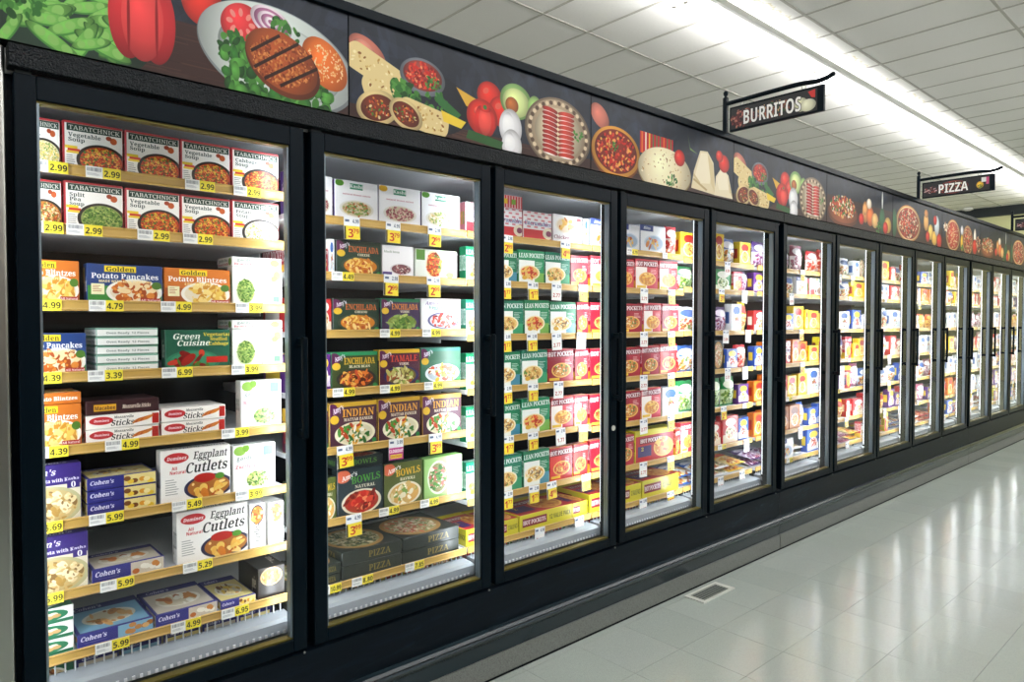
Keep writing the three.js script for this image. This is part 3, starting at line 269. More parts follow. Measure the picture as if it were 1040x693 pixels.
// ---------------------------------------------------------------- freezer cases
const PITCH = 0.76, NB = 13, doorX = i => i * PITCH + Math.floor(i / 5) * 0.04;
const SZ = -0.165;                                      // price rail plane
const lift = y => CAM.y + (y - CAM.y) * (CAM.z - SZ) / (CAM.z + 0.10);
const LV = [[1.812, 1.655, 1.454, 1.264, 1.07, 0.873, 0.685, 0.517], [1.755, 1.566, 1.37, 1.17, 0.972, 0.728, 0.503], [1.755, 1.567, 1.348, 1.133, 0.923, 0.692, 0.503], [1.756, 1.567, 1.348, 1.13, 0.908, 0.69, 0.503]];
const levels = d => (LV[d] ?? [1.745, 1.586, 1.35, 1.13, 0.91, 0.692, 0.505]).map(lift);
const shelfGroups = {};
const caseLabels = ['black five-door freezer case beside the stainless end panel', 'black five-door freezer case in the middle of the run', 'black five-door freezer case by the far wall'];
for (let k = 0; k < 3; k++) {
  const c = thing('freezer_case', caseLabels[k], 'freezer', [0, 0, 0], 'freezer cases in one run'), X0 = doorX(5 * k) - (k ? 0.02 : 0), X1 = doorX(5 * k + 4) + PITCH + 0.02;
  mesh('back_panel', bx(X0, X1, 0.05, 2.06, -0.9, -0.82), liner, c);
  mesh('bottom_deck', bx(X0, X1, 0.05, 0.36, -0.82, -0.05), liner, c);
  mesh('roof_panel', bx(X0, X1, 2.0, 2.058, -0.82, -0.03), linerTop, c);
  if (k === 0) mesh('end_panel', bx(X0, X0 + 0.012, 0.05, 2.058, -0.82, -0.046), black, c);
  if (k === 2) mesh('end_panel', bx(X1 - 0.02, X1, 0.05, 2.058, -0.82, -0.046), black, c);
  mesh('header_strip', uvMetres(rb(X0 + 0.001, X1 - 0.001, 2.004, 2.06, -0.03, 0.016, 0.004)), pebble, c);
  { const g = uvMetres(bx(X0 + 0.002, X1 - 0.002, 0.205, 0.352, -0.05, 0.004)); const uv = g.attributes.uv, p = g.attributes.position; for (let i = 0; i < uv.count; i++) uv.setXY(i, (p.getX(i) - X0) / (X1 - X0), (p.getY(i) - 0.2) / 0.16); mesh('base_panel', g, basePaint, c); }
  const bump = mesh('bumper', sweepX([[-0.03, 0.205], [0.008, 0.205], [0.024, 0.2], [0.03, 0.19], [0.026, 0.183], [0.031, 0.176], [0.026, 0.166], [0.012, 0.15], [0.004, 0.09], [-0.03, 0.09]], X0 + 0.002, X1 - 0.002), M(0x1c2b33, { roughness: 0.2 }), c);
  mesh('kick_plate', uvMetres(bx(X0 + 0.004, X1 - 0.004, 0.004, 0.09, -0.03, 0.012)), kickMat, c);
  mesh('floor_seal', bx(X0, X1, 0, 0.006, -0.03, 0.016), blackMatte, c);
  // mullions and their lamps
  for (let i = 0; i <= 5; i++) {
    const xc = i === 0 ? X0 + 0.02 : i === 5 ? X1 - 0.02 : doorX(5 * k) + i * PITCH, l = i === 0 ? 0.02 : 0.03, r = i === 5 ? 0.02 : 0.03;
    mesh('mullion', bx(xc - l, xc + r, 0.36, 2.0, -0.082, -0.046), black, c);
    const lamp = grp('mullion_lamp', c, [xc, 0, 0]);
    mesh('lamp_housing', bx(-0.014, 0.014, 0.44, 1.97, -0.1, -0.082), blackMatte, lamp);
    for (const s of [-1, 1]) {
      if (i === 0 && s < 0 || i === 5 && s > 0) continue;
      const g = new THREE.BoxGeometry(0.018, 1.5, 0.003), q = mesh('lamp_lens', g, lensMat, lamp), nx = s * 0.5, nz = -0.866, lx = s * 0.017, lz = -0.0915; q.position.set(lx, 1.205, lz); q.rotation.y = Math.atan2(nx, nz);
      areaLight(lamp, 0.018, 1.5, [lx + nx * 0.004, 1.205, lz + nz * 0.004], [xc + lx + nx, 1.205, lz + nz], CASE_COL, CASE_L * (i === 0 && k === 0 ? 0.55 : 1));
    }
  }
  for (let b = 0; b < 5; b++) {
    const di = 5 * k + b, x0 = doorX(di);
    // door
    const d = grp('door', c, [x0, 0, 0]);
    mesh('stile', rb(0.012, 0.058, 0.362, 1.996, -0.04, 0), black, d); mesh('stile', rb(0.702, 0.748, 0.362, 1.996, -0.04, 0), black, d);
    mesh('door_rail', rb(0.058, 0.702, 1.938, 1.996, -0.04, 0), black, d); mesh('door_rail', rb(0.058, 0.702, 0.362, 0.402, -0.04, 0), black, d);
    for (const yy of [1.932, 0.402]) mesh('glazing_strip', bx(0.058, 0.702, yy, yy + 0.006, -0.034, -0.008), goldTrim, d);
    for (const xx of [0.058, 0.696]) mesh('glazing_strip', bx(xx, xx + 0.006, 0.408, 1.932, -0.034, -0.008), alu, d);
    const gl = mesh('glass_pane', new THREE.PlaneGeometry(0.632, 1.524), glassMat, d); gl.position.set(0.38, 1.17, -0.02);
    for (const xx of [0.02, 0.71]) mesh('gasket', bx(xx, xx + 0.03, 0.37, 1.99, -0.0455, -0.04), blackMatte, d);
    const hx = 0.727; mesh('handle', [rb(hx - 0.009, hx + 0.009, 1.035, 1.35, 0.03, 0.048, 0.006), rb(hx - 0.008, hx + 0.008, 1.04, 1.062, -0.001, 0.036, 0.004), rb(hx - 0.008, hx + 0.008, 1.323, 1.345, -0.001, 0.036, 0.004)], black, d);
    mesh('hinge', [bx(0.016, 0.05, 1.996, 2.003, -0.03, -0.004)], M(0x3a4448), d);
    if (di === 2) { const g = new THREE.CylinderGeometry(0.012, 0.012, 0.004, 20); g.rotateX(Math.PI / 2); g.translate(0.722, 0.909, 0.002); mesh('lock_cap', g, M(0xd4d4cc), d); }
    { const g = new THREE.SphereGeometry(0.004, 8, 6); g.translate(0.735, 0.353, 0.004); mesh('screw', g, steel, d); }
    // shelves
    const sx0 = di === 0 ? 0.016 : 0.004;
    levels(di).forEach((y, j) => {
      const s = grp('shelf', c, [x0, y, 0]); shelfGroups[di + ',' + j] = s;
      mesh('shelf_deck', rb(sx0, 0.756, -0.026, -0.008, -0.78, SZ - 0.006, 0.003), whiteMetal, s);
      mesh('price_rail', sweepX([[SZ - 0.004, -0.03], [SZ - 0.001, -0.03], [SZ + 0.003, -0.026], [SZ + 0.001, -0.022], [SZ, -0.008], [SZ + 0.003, -0.003], [SZ + 0.001, 0], [SZ - 0.004, -0.001]], sx0, 0.756), railMat, s);
      for (const bxx of [sx0 + 0.004, 0.748]) mesh('bracket', bx(bxx, bxx + 0.004, -0.04, -0.026, -0.78, -0.36), whiteMetal, s);
    });
    // front grille and tray
    const gr = grp('air_grille', c, [x0, 0, 0]); const wires = []; for (let x = 0.03; x < 0.735; x += 0.0235) wires.push(cyl(x, 0.426, levels(di).at(-1) - 0.03, SZ - 0.012, 0.0021, 6));
    mesh('wires', wires, whiteMetal, gr);
    mesh('tray', sweepX([[SZ - 0.02, 0.43], [-0.122, 0.427], [-0.106, 0.42], [-0.098, 0.388], [-0.103, 0.384], [SZ - 0.02, 0.42]], 0.014, 0.75), trayMat, gr);
    const teeth = []; for (let x = 0.03; x < 0.73; x += 0.02) teeth.push(bx(x, x + 0.008, 0.388, 0.398, -0.1, -0.0965)); mesh('louvres', teeth, M(0xe8ecf0), gr);
  }
}
// stainless end panel
{ const t = thing('end_panel', 'brushed stainless steel panel at the end of the freezers', 'panel', [-0.16, 0, -0.4]);
  mesh('sheet', rb(-0.16, 0.156, 0.0, 2.057, -0.42, 0.4, 0.01), steel, t); mesh('base_strip', bx(-0.15, 0.15, 0.0, 0.1, 0.4, 0.404), M(0x2a2e30), t); }

// ---------------------------------------------------------------- food graphics above the doors
const GW = 1024, GH = 288;
function foodPen(g) {
  const o = {
    ell: (c, x, y, rx, ry, r = 0) => { g.fillStyle = c; if (rx > 16 && c[0] === '#') { const q = [1, 3, 5].map(i => parseInt(c.slice(i, i + 2), 16)), t = k => `rgb(${q.map(v => Math.max(0, Math.min(255, v * k))).join()})`; const gr = g.createRadialGradient(x - rx * 0.25, y - ry * 0.3, Math.min(rx, ry) * 0.1, x, y, Math.max(rx, ry)); gr.addColorStop(0, t(1.22)); gr.addColorStop(0.6, c); gr.addColorStop(1, t(0.72)); g.fillStyle = gr; } g.beginPath(); g.ellipse(x, y, rx, ry, r, 0, 7); g.fill(); },
    blob: (x, y, rx, ry, cols, n, s0, s1) => { for (let i = 0; i < n; i++) { const a = rnd() * 6.283, r = Math.sqrt(rnd()); o.ell(pick(cols), x + Math.cos(a) * rx * r, y + Math.sin(a) * ry * r, rr(s0, s1), rr(s0, s1) * 0.7, rnd() * 3); } },
    wood: (x0, y0, x1, y1) => { g.fillStyle = '#3a2420'; g.fillRect(x0, y0, x1 - x0, y1 - y0); for (let i = 0; i < 60; i++) { g.fillStyle = `rgba(${pick(['90,50,40', '30,18,16', '120,80,60'])},.3)`; g.fillRect(x0 + rnd() * (x1 - x0) * 0.6, y0 + rnd() * (y1 - y0), rr(40, 220), rr(1, 3)); } },
    pod: (x, y, l, r) => { g.save(); g.translate(x, y); g.rotate(r); o.ell('#3f7a34', 0, 2, l, l * 0.25); o.ell('#6aa64c', 0, 0, l * 0.96, l * 0.21); for (const t of [-0.5, 0, 0.5]) o.ell('#86bd62', t * l, -1, l * 0.2, l * 0.15); g.restore(); },
    poly: (c, pts) => { g.fillStyle = c; g.beginPath(); pts.forEach((p, i) => i ? g.lineTo(...p) : g.moveTo(...p)); g.closePath(); g.fill(); },
    pepper: (x, y, s, c1, c2) => { for (const [dx, w] of [[-0.5, 0.5], [0.5, 0.5], [0, 0.55]]) o.ell(dx ? c1 : c2, x + dx * s * 0.75, y, s * w, s * 0.95); o.ell(c1, x, y - s * 0.8, s * 0.5, s * 0.2); o.ell('#4a7a3a', x, y - s * 0.92, s * 0.16, s * 0.16); },
    wrap: (x, y, w, h, r) => { g.save(); g.translate(x, y); g.rotate(r); g.fillStyle = '#dfc98f'; g.beginPath(); g.roundRect(-w / 2, -h / 2, w, h, h * 0.4); g.fill(); o.blob(0, 0, w * 0.44, h * 0.4, ['#b98d4a', '#8a5a2a', '#efe0b0', '#cfae6a'], 40, 2, 7); g.restore(); },
    cut: (x, y, r, rot) => { o.ell('#d8c088', x, y, r, r * 0.72, rot); o.ell('#6a2c1a', x, y, r * 0.8, r * 0.54, rot); o.blob(x, y, r * 0.62, r * 0.4, ['#a83a22', '#d88a3a', '#4a7a2c', '#e0c890', '#4a2014', '#c8502a'], 50, 2, 6); },
    pizza: (x, y, rx, ry, cols, n) => { o.ell('#c8884a', x, y, rx, ry); o.ell('#e8c890', x, y, rx * 0.93, ry * 0.93); o.ell('#b8402a', x, y, rx * 0.86, ry * 0.86); o.blob(x, y, rx * 0.8, ry * 0.8, cols, n, 4, 11); },
    tomato: (x, y, r) => { o.ell('#c82c22', x, y, r, r * 0.92); o.ell('#e05a48', x - r * 0.3, y - r * 0.3, r * 0.26, r * 0.18, -0.6); },
    onion: (x, y, r) => { o.ell('#d8d8dc', x, y, r, r * 1.25); o.ell('#f0f0f4', x - r * 0.2, y - r * 0.1, r * 0.5, r * 0.9); },
    herb: (x, y, s, n = 26) => o.blob(x, y, s, s * 0.7, ['#2f6a2a', '#4f8f3c', '#1f4a1e', '#3f7a30'], n, s * 0.1, s * 0.26),
  };
  return o;
}
const slate = g => { g.fillStyle = '#1e2632'; g.fillRect(0, 0, GW, GH); for (let i = 0; i < 160; i++) { g.fillStyle = `rgba(${pick(['58,70,88', '24,30,40'])},.18)`; g.beginPath(); g.ellipse(rnd() * GW, rnd() * GH, rr(20, 120), rr(6, 30), rnd() * 3, 0, 7); g.fill(); } };
const GFX = {
  burger(g, o) { // drawn for the 0.925 m panel
    slate(g); o.wood(0, 150, GW, GH);
    o.ell('#22382a', 170, 240, 200, 90); for (let i = 0; i < 34; i++) o.pod(rr(10, 320), 150 + i * 3.6 + rr(-10, 10), rr(48, 78), rr(-1.0, 0.9)); o.herb(40, 190, 60, 60);
    o.pepper(350, 170, 104, '#b3262c', '#d33f40'); o.ell('#8e1a20', 312, 180, 4, 80); o.ell('#8e1a20', 388, 180, 4, 80); o.tomato(520, 90, 62);
    o.ell('#8f989c', 778, 180, 276, 134, 0.1); o.ell('#c3ccc9', 775, 176, 270, 128, 0.1); o.ell('#aab5b2', 780, 182, 214, 100, 0.1); o.ell('#c0cac7', 782, 183, 208, 96, 0.1);
    o.ell('#d8373c', 640, 112, 66, 50, -0.3); for (let k = 0; k < 8; k++) o.ell('#eb8a80', 640 + Math.cos(k * 0.785) * 36, 112 + Math.sin(k * 0.785) * 27, 11, 7, k * 0.785);
    for (let k = 6; k > 0; k--) o.ell(k % 2 ? '#a86a90' : '#e6d4e0', 742, 88, k * 12, k * 6.5, 0.2);
    o.herb(640, 190, 74, 80); o.herb(700, 250, 110, 90); o.herb(850, 268, 110, 80); o.herb(900, 200, 70, 50); o.herb(790, 110, 60, 30);
    o.ell('#d4692a', 935, 160, 92, 62, 0.5); o.blob(935, 160, 78, 50, ['#f4d8a8', '#e8a860', '#f0c890'], 130, 2, 5);
    o.ell('#6e321a', 784, 192, 134, 82, 0.25); o.ell('#9c4a22', 780, 184, 128, 76, 0.25); o.blob(780, 184, 112, 64, ['#b8622c', '#7a3416', '#c87a3a', '#8a3a1a', '#d88a4a'], 420, 2, 7);
    g.strokeStyle = '#2e140c'; g.lineWidth = 9; for (const [a, b, c, d] of [[672, 176, 770, 116], [682, 216, 836, 124], [716, 240, 886, 146], [770, 250, 906, 178]]) { g.beginPath(); g.moveTo(a, b); g.lineTo(c, d); g.stroke(); }
  },
  burrito(g, o) {
    slate(g); o.wood(0, 250, GW, GH); o.ell('#b86a5a', 60, 90, 66, 38, 0.5); o.ell('#c98270', 50, 86, 40, 24, 0.5);
    o.ell('#1a1f28', 270, 190, 170, 100, 0);
    o.wrap(85, 132, 200, 84, 0.35); o.ell('#6d737c', 252, 118, 84, 58); o.ell('#8a3a34', 252, 114, 72, 46); o.blob(252, 114, 62, 38, RED, 160, 3, 8); o.herb(290, 128, 30);
    o.herb(180, 190, 60, 60); o.herb(300, 190, 50); 
    o.wrap(95, 205, 130, 92, 1.2); o.cut(92, 246, 72, -0.3); o.wrap(255, 244, 190, 86, 0.15); o.cut(190, 246, 62, 0.4);
    o.poly('#2f6a34', [[300, 150], [400, 205], [380, 226], [310, 190]]); o.poly('#e8c83a', [[320, 205], [420, 225], [400, 250], [330, 240]]);
    o.poly('#d8a83a', [[380, 118], [500, 150], [480, 190], [420, 170]]); o.tomato(520, 118, 54); o.tomato(575, 160, 58); o.tomato(488, 195, 66); o.pepper(500, 205, 50, '#c32a26', '#dd4a40');
    o.ell('#7fa860', 640, 110, 74, 62); o.ell('#c8d890', 640, 114, 62, 50); o.ell('#a8602e', 620, 126, 30, 28); o.ell('#8fb468', 730, 118, 36, 48); o.onion(614, 206, 52); o.onion(620, 268, 46); o.poly('#2a5a2a', [[430, 246], [580, 262], [570, 290], [420, 276]]);
    o.ell('#7c6a58', 852, 182, 172, 130); o.ell('#a8937a', 852, 182, 164, 122); for (let k = 0; k < 44; k++) o.ell(k % 2 ? '#5a4638' : '#d8c4a4', 852 + Math.cos(k * 0.1428) * 148, 182 + Math.sin(k * 0.1428) * 110, 9, 8); o.ell('#c8b89c', 852, 182, 124, 92);
    for (let k = 0; k < 10; k++) { const y = 104 + k * 17; o.ell('#9a2a24', 806, y, 40, 10, 0.1); o.ell('#e8d4cc', 806, y + 8, 36, 3, 0.1); o.ell('#b03a2e', 890, y + 2, 44, 10, -0.05); o.ell('#efd8d0', 890, y + 10, 38, 3); } o.herb(955, 170, 30);
  },
  chili(g, o) {
    slate(g); o.wood(0, 252, GW, GH); o.ell('#b86a5a', 50, 70, 60, 40, 0.6);
    o.ell('#8a4a1e', 150, 202, 152, 108); o.ell('#d8963a', 150, 196, 148, 102); o.ell('#7a2416', 150, 194, 130, 88); o.blob(150, 194, 118, 78, [...RED, '#e8a84a', '#4a140c'], 220, 4, 11); o.herb(135, 176, 26);
    g.fillStyle = '#b8252e'; g.fillRect(300, 80, 230, 90); for (let k = 0; k < 9; k++) { g.fillStyle = pick(['#e8c23a', '#3a7a4a', '#f0e8d8', '#e0702a']); g.fillRect(310 + k * 25, 80, 8, 90); }
    o.ell('#a8905e', 477, 228, 192, 104); o.ell('#e4d6b0', 477, 224, 188, 100); o.blob(477, 222, 170, 86, ['#cdb784', '#b0844a', '#f0e6c8', '#8a5a2c'], 90, 2, 6);
    o.tomato(580, 150, 40); o.poly('#6a8a4a', [[640, 30], [660, 90], [720, 110], [660, 100]]);
    o.poly('#e0d2ac', [[670, 270], [690, 190], [740, 90], [800, 84], [850, 130], [870, 280]]); o.poly('#efe4c8', [[700, 210], [745, 100], [795, 92], [842, 140], [820, 232], [740, 240]]); o.poly('#d6c496', [[800, 96], [846, 140], [862, 270], [830, 230]]); o.poly('#cbb888', [[690, 200], [742, 236], [738, 244], [686, 214]]); o.poly('#e6dabb', [[860, 280], [870, 190], [920, 140], [980, 170], [1020, 280]]); o.poly('#f0e6cc', [[876, 200], [920, 148], [970, 172], [985, 240], [900, 250]]); o.poly('#d2c090', [[972, 174], [1016, 270], [990, 250]]); o.poly('#b8a070', [[690, 222], [800, 262], [790, 270], [686, 232]]); 
    o.tomato(940, 120, 46); o.tomato(900, 90, 30); o.herb(520, 260, 40);
  },
  toppings(g, o) {
    slate(g); o.wood(0, 120, GW, GH); o.ell('#6a3a22', 230, 220, 220, 74); o.ell('#8a4a2c', 230, 206, 210, 66); o.blob(230, 176, 180, 66, ['#f0e4cc', '#b03a2a', '#5a2a1a', '#3f7a30', '#e0b070', '#d8502a'], 260, 6, 15);
    o.ell('#c8864a', 560, 170, 44, 70); o.ell('#e0a060', 555, 150, 30, 40); o.ell('#d8703a', 640, 190, 60, 64); o.ell('#efe0c8', 620, 110, 40, 34); o.ell('#e0b070', 720, 210, 56, 50); o.tomato(500, 220, 40);
    o.ell('#2a5a3a', 840, 200, 46, 90); o.ell('#d8dcd8', 840, 60, 10, 60); o.ell('#c8a050', 940, 220, 60, 54); o.tomato(900, 240, 44); o.herb(780, 250, 50);
  },
  pizza_a(g, o) {
    slate(g); o.wood(0, 140, GW, GH); o.pizza(300, 170, 240, 130, ['#6a2a1a', '#e8d0a0', '#3a4a2a', '#b03a2a', '#f0e0c0', '#2a1a14'], 340); o.ell('#2a5a3a', 30, 190, 44, 100);
    o.ell('#e0a860', 660, 120, 50, 70); o.ell('#c88a4a', 660, 60, 44, 30); o.ell('#e8c060', 760, 190, 54, 60); o.ell('#e0b050', 850, 230, 66, 54); o.ell('#c8d0d4', 900, 130, 54, 80); o.tomato(960, 240, 60); o.tomato(700, 230, 44); o.tomato(860, 90, 40);
  },
  pizza_b(g, o) {
    slate(g); o.wood(0, 200, GW, GH); o.pizza(270, 170, 180, 130, ['#b8302a', '#c83a30', '#f0dcb0', '#e8c890'], 170); o.blob(90, 120, 60, 40, ['#efe6d0', '#c8a07a'], 20, 8, 16);
    o.onion(500, 110, 36); o.ell('#e0b030', 500, 210, 34, 70); o.herb(520, 250, 40); o.pizza(660, 180, 140, 128, ['#5a6a3a', '#e8d0a0', '#b03a2a', '#3a2a1a', '#c8b080'], 240);
    o.ell('#e8dcc8', 860, 140, 34, 80); o.tomato(860, 220, 70); o.blob(960, 190, 70, 70, ['#c8906a', '#e8c8a0', '#a8503a'], 60, 6, 14);
  },
};
{
  const edges = [-0.02, 0.905, 2.085, 3.27, 4.445, 5.62, 6.8, 7.98, 9.16, 10.34, 11.52];
  const seq = [['burger', 'dark printed panel showing edamame, red pepper and grilled patty on plate'], ['burrito', 'printed panel of burritos and sliced bacon plate, beside the patty panel'], ['chili', 'printed panel showing chili bowl, flour tortilla and white wraps'], ['burrito', 'printed panel of burritos and bacon plate, just past the burritos sign'], ['toppings', 'printed panel showing tray of chopped toppings and jars, before the pizza sign'], ['pizza_a', 'printed panel showing one dark pizza with cheese, below the pizza sign'], ['pizza_b', 'printed panel showing pepperoni pizza and vegetable pizza, past the pizza sign'], ['toppings', 'printed panel of chopped toppings, past the two-pizza panel'], ['pizza_a', 'printed panel of dark pizza below the farthest hanging sign'], ['pizza_b', 'printed panel of two pizzas at the far freezer end']];
  const frame = thing('valance_frame', 'black metal frame holding the food pictures above the freezer doors', 'frame', [0, 2.061, -0.03]);
  mesh('top_cap', rb(-0.02, 11.53, 0.335, 0.368, -0.03, 0.042, 0.003), black, frame); mesh('backing', bx(-0.02, 11.52, 0, 0.335, -0.03, -0.012), blackMatte, frame);
  for (const x of [0.5, 3, 6, 9, 11]) mesh('stay', bx(x, x + 0.03, 0.0, 0.3, -0.2, -0.03), blackMatte, frame);
  const mats = {};
  seq.forEach(([k, lab], i) => {
    const mat = mats[k] ??= (() => { const [c, g] = canvas(GW, GH); GFX[k](g, foodPen(g)); return new THREE.MeshPhysicalMaterial({ map: ctex(c), roughness: 0.38, specularIntensity: 0.5 }); })();
    const w = edges[i + 1] - edges[i] - 0.003, t = thing('food_picture_panel', lab, 'sign', [(edges[i] + edges[i + 1]) / 2, 2.068, -0.04], 'food picture panels above the freezers');
    mesh('board', bx(-w / 2, w / 2, 0, 0.326, 0, 0.038), blackMatte, t);
    const pr = mesh('print', new THREE.PlaneGeometry(w - 0.002, 0.324), mat, t); pr.position.set(0, 0.163, 0.0385);
  });
}
// hanging aisle signs
{
  const signMat = (word, cols) => { const [c, g] = canvas(1024, 220); g.fillStyle = '#16181c'; g.fillRect(0, 0, 1024, 220); const o = foodPen(g);
    if (word === 'PIZZA') { o.ell('#7a2a24', 470, 110, 240, 100); o.ell('#3a1418', 470, 110, 215, 86); o.blob(470, 110, 200, 78, cols, 60, 6, 16); o.blob(120, 120, 100, 60, ['#8a3a3a', '#4a1f2a', '#c8a0a0'], 60, 6, 16); o.ell('#e0b030', 880, 130, 54, 56); o.herb(880, 150, 40); g.fillStyle = '#e0e4e0'; g.fillRect(900, 20, 70, 70); g.fillStyle = '#c04a7a'; g.fillRect(970, 20, 40, 110); }
    else { o.blob(150, 120, 150, 90, ['#5a2024', '#7a3434', '#3a1418', '#a86a5a'], 160, 8, 24); o.blob(520, 110, 200, 80, ['#6a2a24', '#8a4a34', '#c8a070', '#2a4a2a'], 140, 8, 22); o.ell('#c8c8a8', 840, 130, 80, 70); o.ell('#d8d8bc', 920, 150, 90, 60); o.poly('#c82c28', [[920, 20], [1000, 10], [1000, 90], [960, 80]]); }
    g.font = 'bold 200px sans-serif'; g.textAlign = 'center'; g.textBaseline = 'middle'; g.lineJoin = 'round'; const wd = word === 'PIZZA' ? 470 : 700, x = word === 'PIZZA' ? 470 : 500; const m = g.measureText(word).width; g.save(); g.translate(x, 118); g.scale(wd / m, 1); g.lineWidth = 16; g.strokeStyle = '#0c0c0e'; g.strokeText(word, 0, 0); g.fillStyle = '#f4f4f0'; g.fillText(word, 0, 0); g.restore();
    return new THREE.MeshStandardMaterial({ map: ctex(c), roughness: 0.45 }); };
  const burr = signMat('BURRITOS'), piz = signMat('PIZZA', ['#b8302a', '#e8d0a0', '#c85a40', '#7a2a20']);
  for (const [x, m, lab] of [[3.23, burr, 'black bracket sign reading BURRITOS on a finial post'], [6.274, piz, 'black bracket sign reading PIZZA on a finial post'], [9.33, piz, 'farthest black bracket sign, next to the far wall']]) {
    const t = thing('aisle_sign', lab, 'sign', [x, 2.428, -0.03]);
    mesh('post', rb(-0.012, 0.012, 0, 0.205, -0.012, 0.012, 0.003), black, t);
    { const pts = [[0, 0.2], [0.014, 0.2], [0.014, 0.206], [0.006, 0.212], [0.012, 0.222], [0.0135, 0.232], [0.009, 0.242], [0, 0.247]].map(p => new THREE.Vector2(...p)); mesh('finial', new THREE.LatheGeometry(pts, 16), black, t); }
    { const cv = new THREE.CatmullRomCurve3([[0, 0.172, 0], [0, 0.175, 0.2], [0, 0.175, 0.42], [0, 0.168, 0.5], [0, 0.17, 0.545], [0, 0.182, 0.585]].map(p => new THREE.Vector3(...p))); mesh('arm', [new THREE.TubeGeometry(cv, 24, 0.0125, 8), new THREE.SphereGeometry(0.012, 10, 8).translate(0, 0.182, 0.585)], black, t); }
    for (const z of [0.1, 0.44]) { const g = new THREE.TorusGeometry(0.011, 0.0022, 6, 14); g.rotateY(Math.PI / 2); g.translate(0, 0.155, z); mesh('hook', g, steel, t); }
    mesh('board', bx(-0.008, 0.008, 0.012, 0.143, 0.03, 0.545), black, t);
    for (const s of [-1, 1]) { const p = mesh('print', new THREE.PlaneGeometry(0.475, 0.112), m, t); p.position.set(s * 0.0085, 0.0775, 0.275); p.rotation.y = s * Math.PI / 2; }
  }
}
// floor vent
{ const t = thing('floor_vent', 'pale metal floor register set beside the kick plate', 'vent', [2.9, 0, 0.1]);
  const W = 0.145, D = 0.058; mesh('frame', [bx(-W, W, 0, 0.005, -D, -D + 0.016), bx(-W, W, 0, 0.005, D - 0.016, D), bx(-W, -W + 0.03, 0, 0.005, -D + 0.016, D - 0.016), bx(W - 0.03, W, 0, 0.005, -D + 0.016, D - 0.016)], M(0xd5d8d0, { roughness: 0.4 }), t);
  mesh('well', bx(-W + 0.03, W - 0.03, 0.0002, 0.0008, -D + 0.016, D - 0.016), M(0x0a0e0d), t);
  for (let k = 0; k < 5; k++) mesh('slat', bx(-W + 0.034, W - 0.034, 0.0008, 0.004, -0.036 + k * 0.016, -0.031 + k * 0.016), M(0x8f9690), t); }
// ceiling detector beyond the pizza sign
{ const q = (() => { const r = ray(983, 211); return CAM.clone().addScaledVector(r, (CEIL - CAM.y) / r.y); })(); const t = thing('smoke_detector', 'small white round detector on the ceiling near the soffit', 'detector', [Math.min(q.x, 19.4), CEIL - 0.06, q.z]); mesh('body', new THREE.CylinderGeometry(0.09, 0.12, 0.05, 20).translate(0, 0.03, 0), white, t); mesh('cap', new THREE.CylinderGeometry(0.05, 0.07, 0.02, 16).translate(0, -0.004, 0), white, t); }
// low shelving across the aisle, mirrored in the door glass
for (let k = 0; k < 7; k++) {
  const t = thing('grocery_shelving', `${ORD[k]} taupe grocery shelving unit across the aisle, counted from the steel end`, 'shelving', [-1.5 + k * 2.4 + 1.2, 0, 3.9], 'shelving units across the aisle');
  mesh('base', bx(-1.19, 1.19, 0, 0.2, -0.5, 0.3), M(0x1c2730), t); mesh('back', bx(-1.19, 1.19, 0.2, 1.9, 0.26, 0.3), taupe, t);
  for (const y of [0.55, 0.95, 1.35]) { mesh('shelf', bx(-1.19, 1.19, y, y + 0.03, -0.35, 0.26), M(0x9aa09c), t); }
}

// ---------------------------------------------------------------- products and price tags
const PZ = SZ - 0.012;
const shelfWord = (di, j) => { const n = levels(di).length; return j === 0 ? 'top' : j === n - 1 ? 'lowest' : ORD[j]; };
function rowItems(di, j, items) {
  const yl = levels(di)[j] - 0.0078, py = toPx(doorX(di) + 0.35, yl, PZ)[1], lo = doorX(di) + (di ? 0.008 : 0.018), hi = doorX(di) + 0.753;
  const first = items[0], fx = onZ(first[1], py, PZ).x;
  if (di && fx - lo > 0.035) { const o = first[4] ?? {}, fw = fx - lo - 0.004, h = first[3] * toPx(fx, yl, PZ)[2] / FPX / (o.n ?? 1); product(first[0], lo + fw / 2, yl, PZ - 0.004, fw, h, o.d ?? (o.flat ? 0.15 : 0.045), { shelf: shelfWord(di, j), door: di, flat: o.flat, turn: 0 }); }
  for (const [name, p0, p1, hp, o = {}] of items) {
    let x0 = Math.max(lo, onZ(p0, py, PZ).x), x1 = Math.min(hi, onZ(p1, py, PZ).x); if (x1 - x0 < 0.02) continue;
    const dep = toPx(x0, yl, PZ)[2]; let h = hp * dep / FPX; const n = o.n ?? 1, w = x1 - x0 - 0.003; const each = h / n, d = o.d ?? (o.flat ? 0.15 : 0.045), opt = { shelf: shelfWord(di, j), door: di, flat: o.flat, lying: o.lying };
    let y = yl;
    for (let k = 0; k < n; k++) { product(k === n - 1 && o.last ? o.last : name, (x0 + x1) / 2, y, PZ - rr(0.001, 0.006), w, each - 0.001, d, { ...opt, extra: n > 1 ? 'stacked' : '', turn: n > 1 ? rr(-0.02, 0.02) : 0 }); y += each; }
    if (o.cap) { const ch = o.cap[1] * dep / FPX; product(o.cap[0], (x0 + x1) / 2, y, PZ - 0.004, w, ch, 0.13, { ...opt, flat: true, extra: 'laid on top', turn: 0 }); }
  }
}
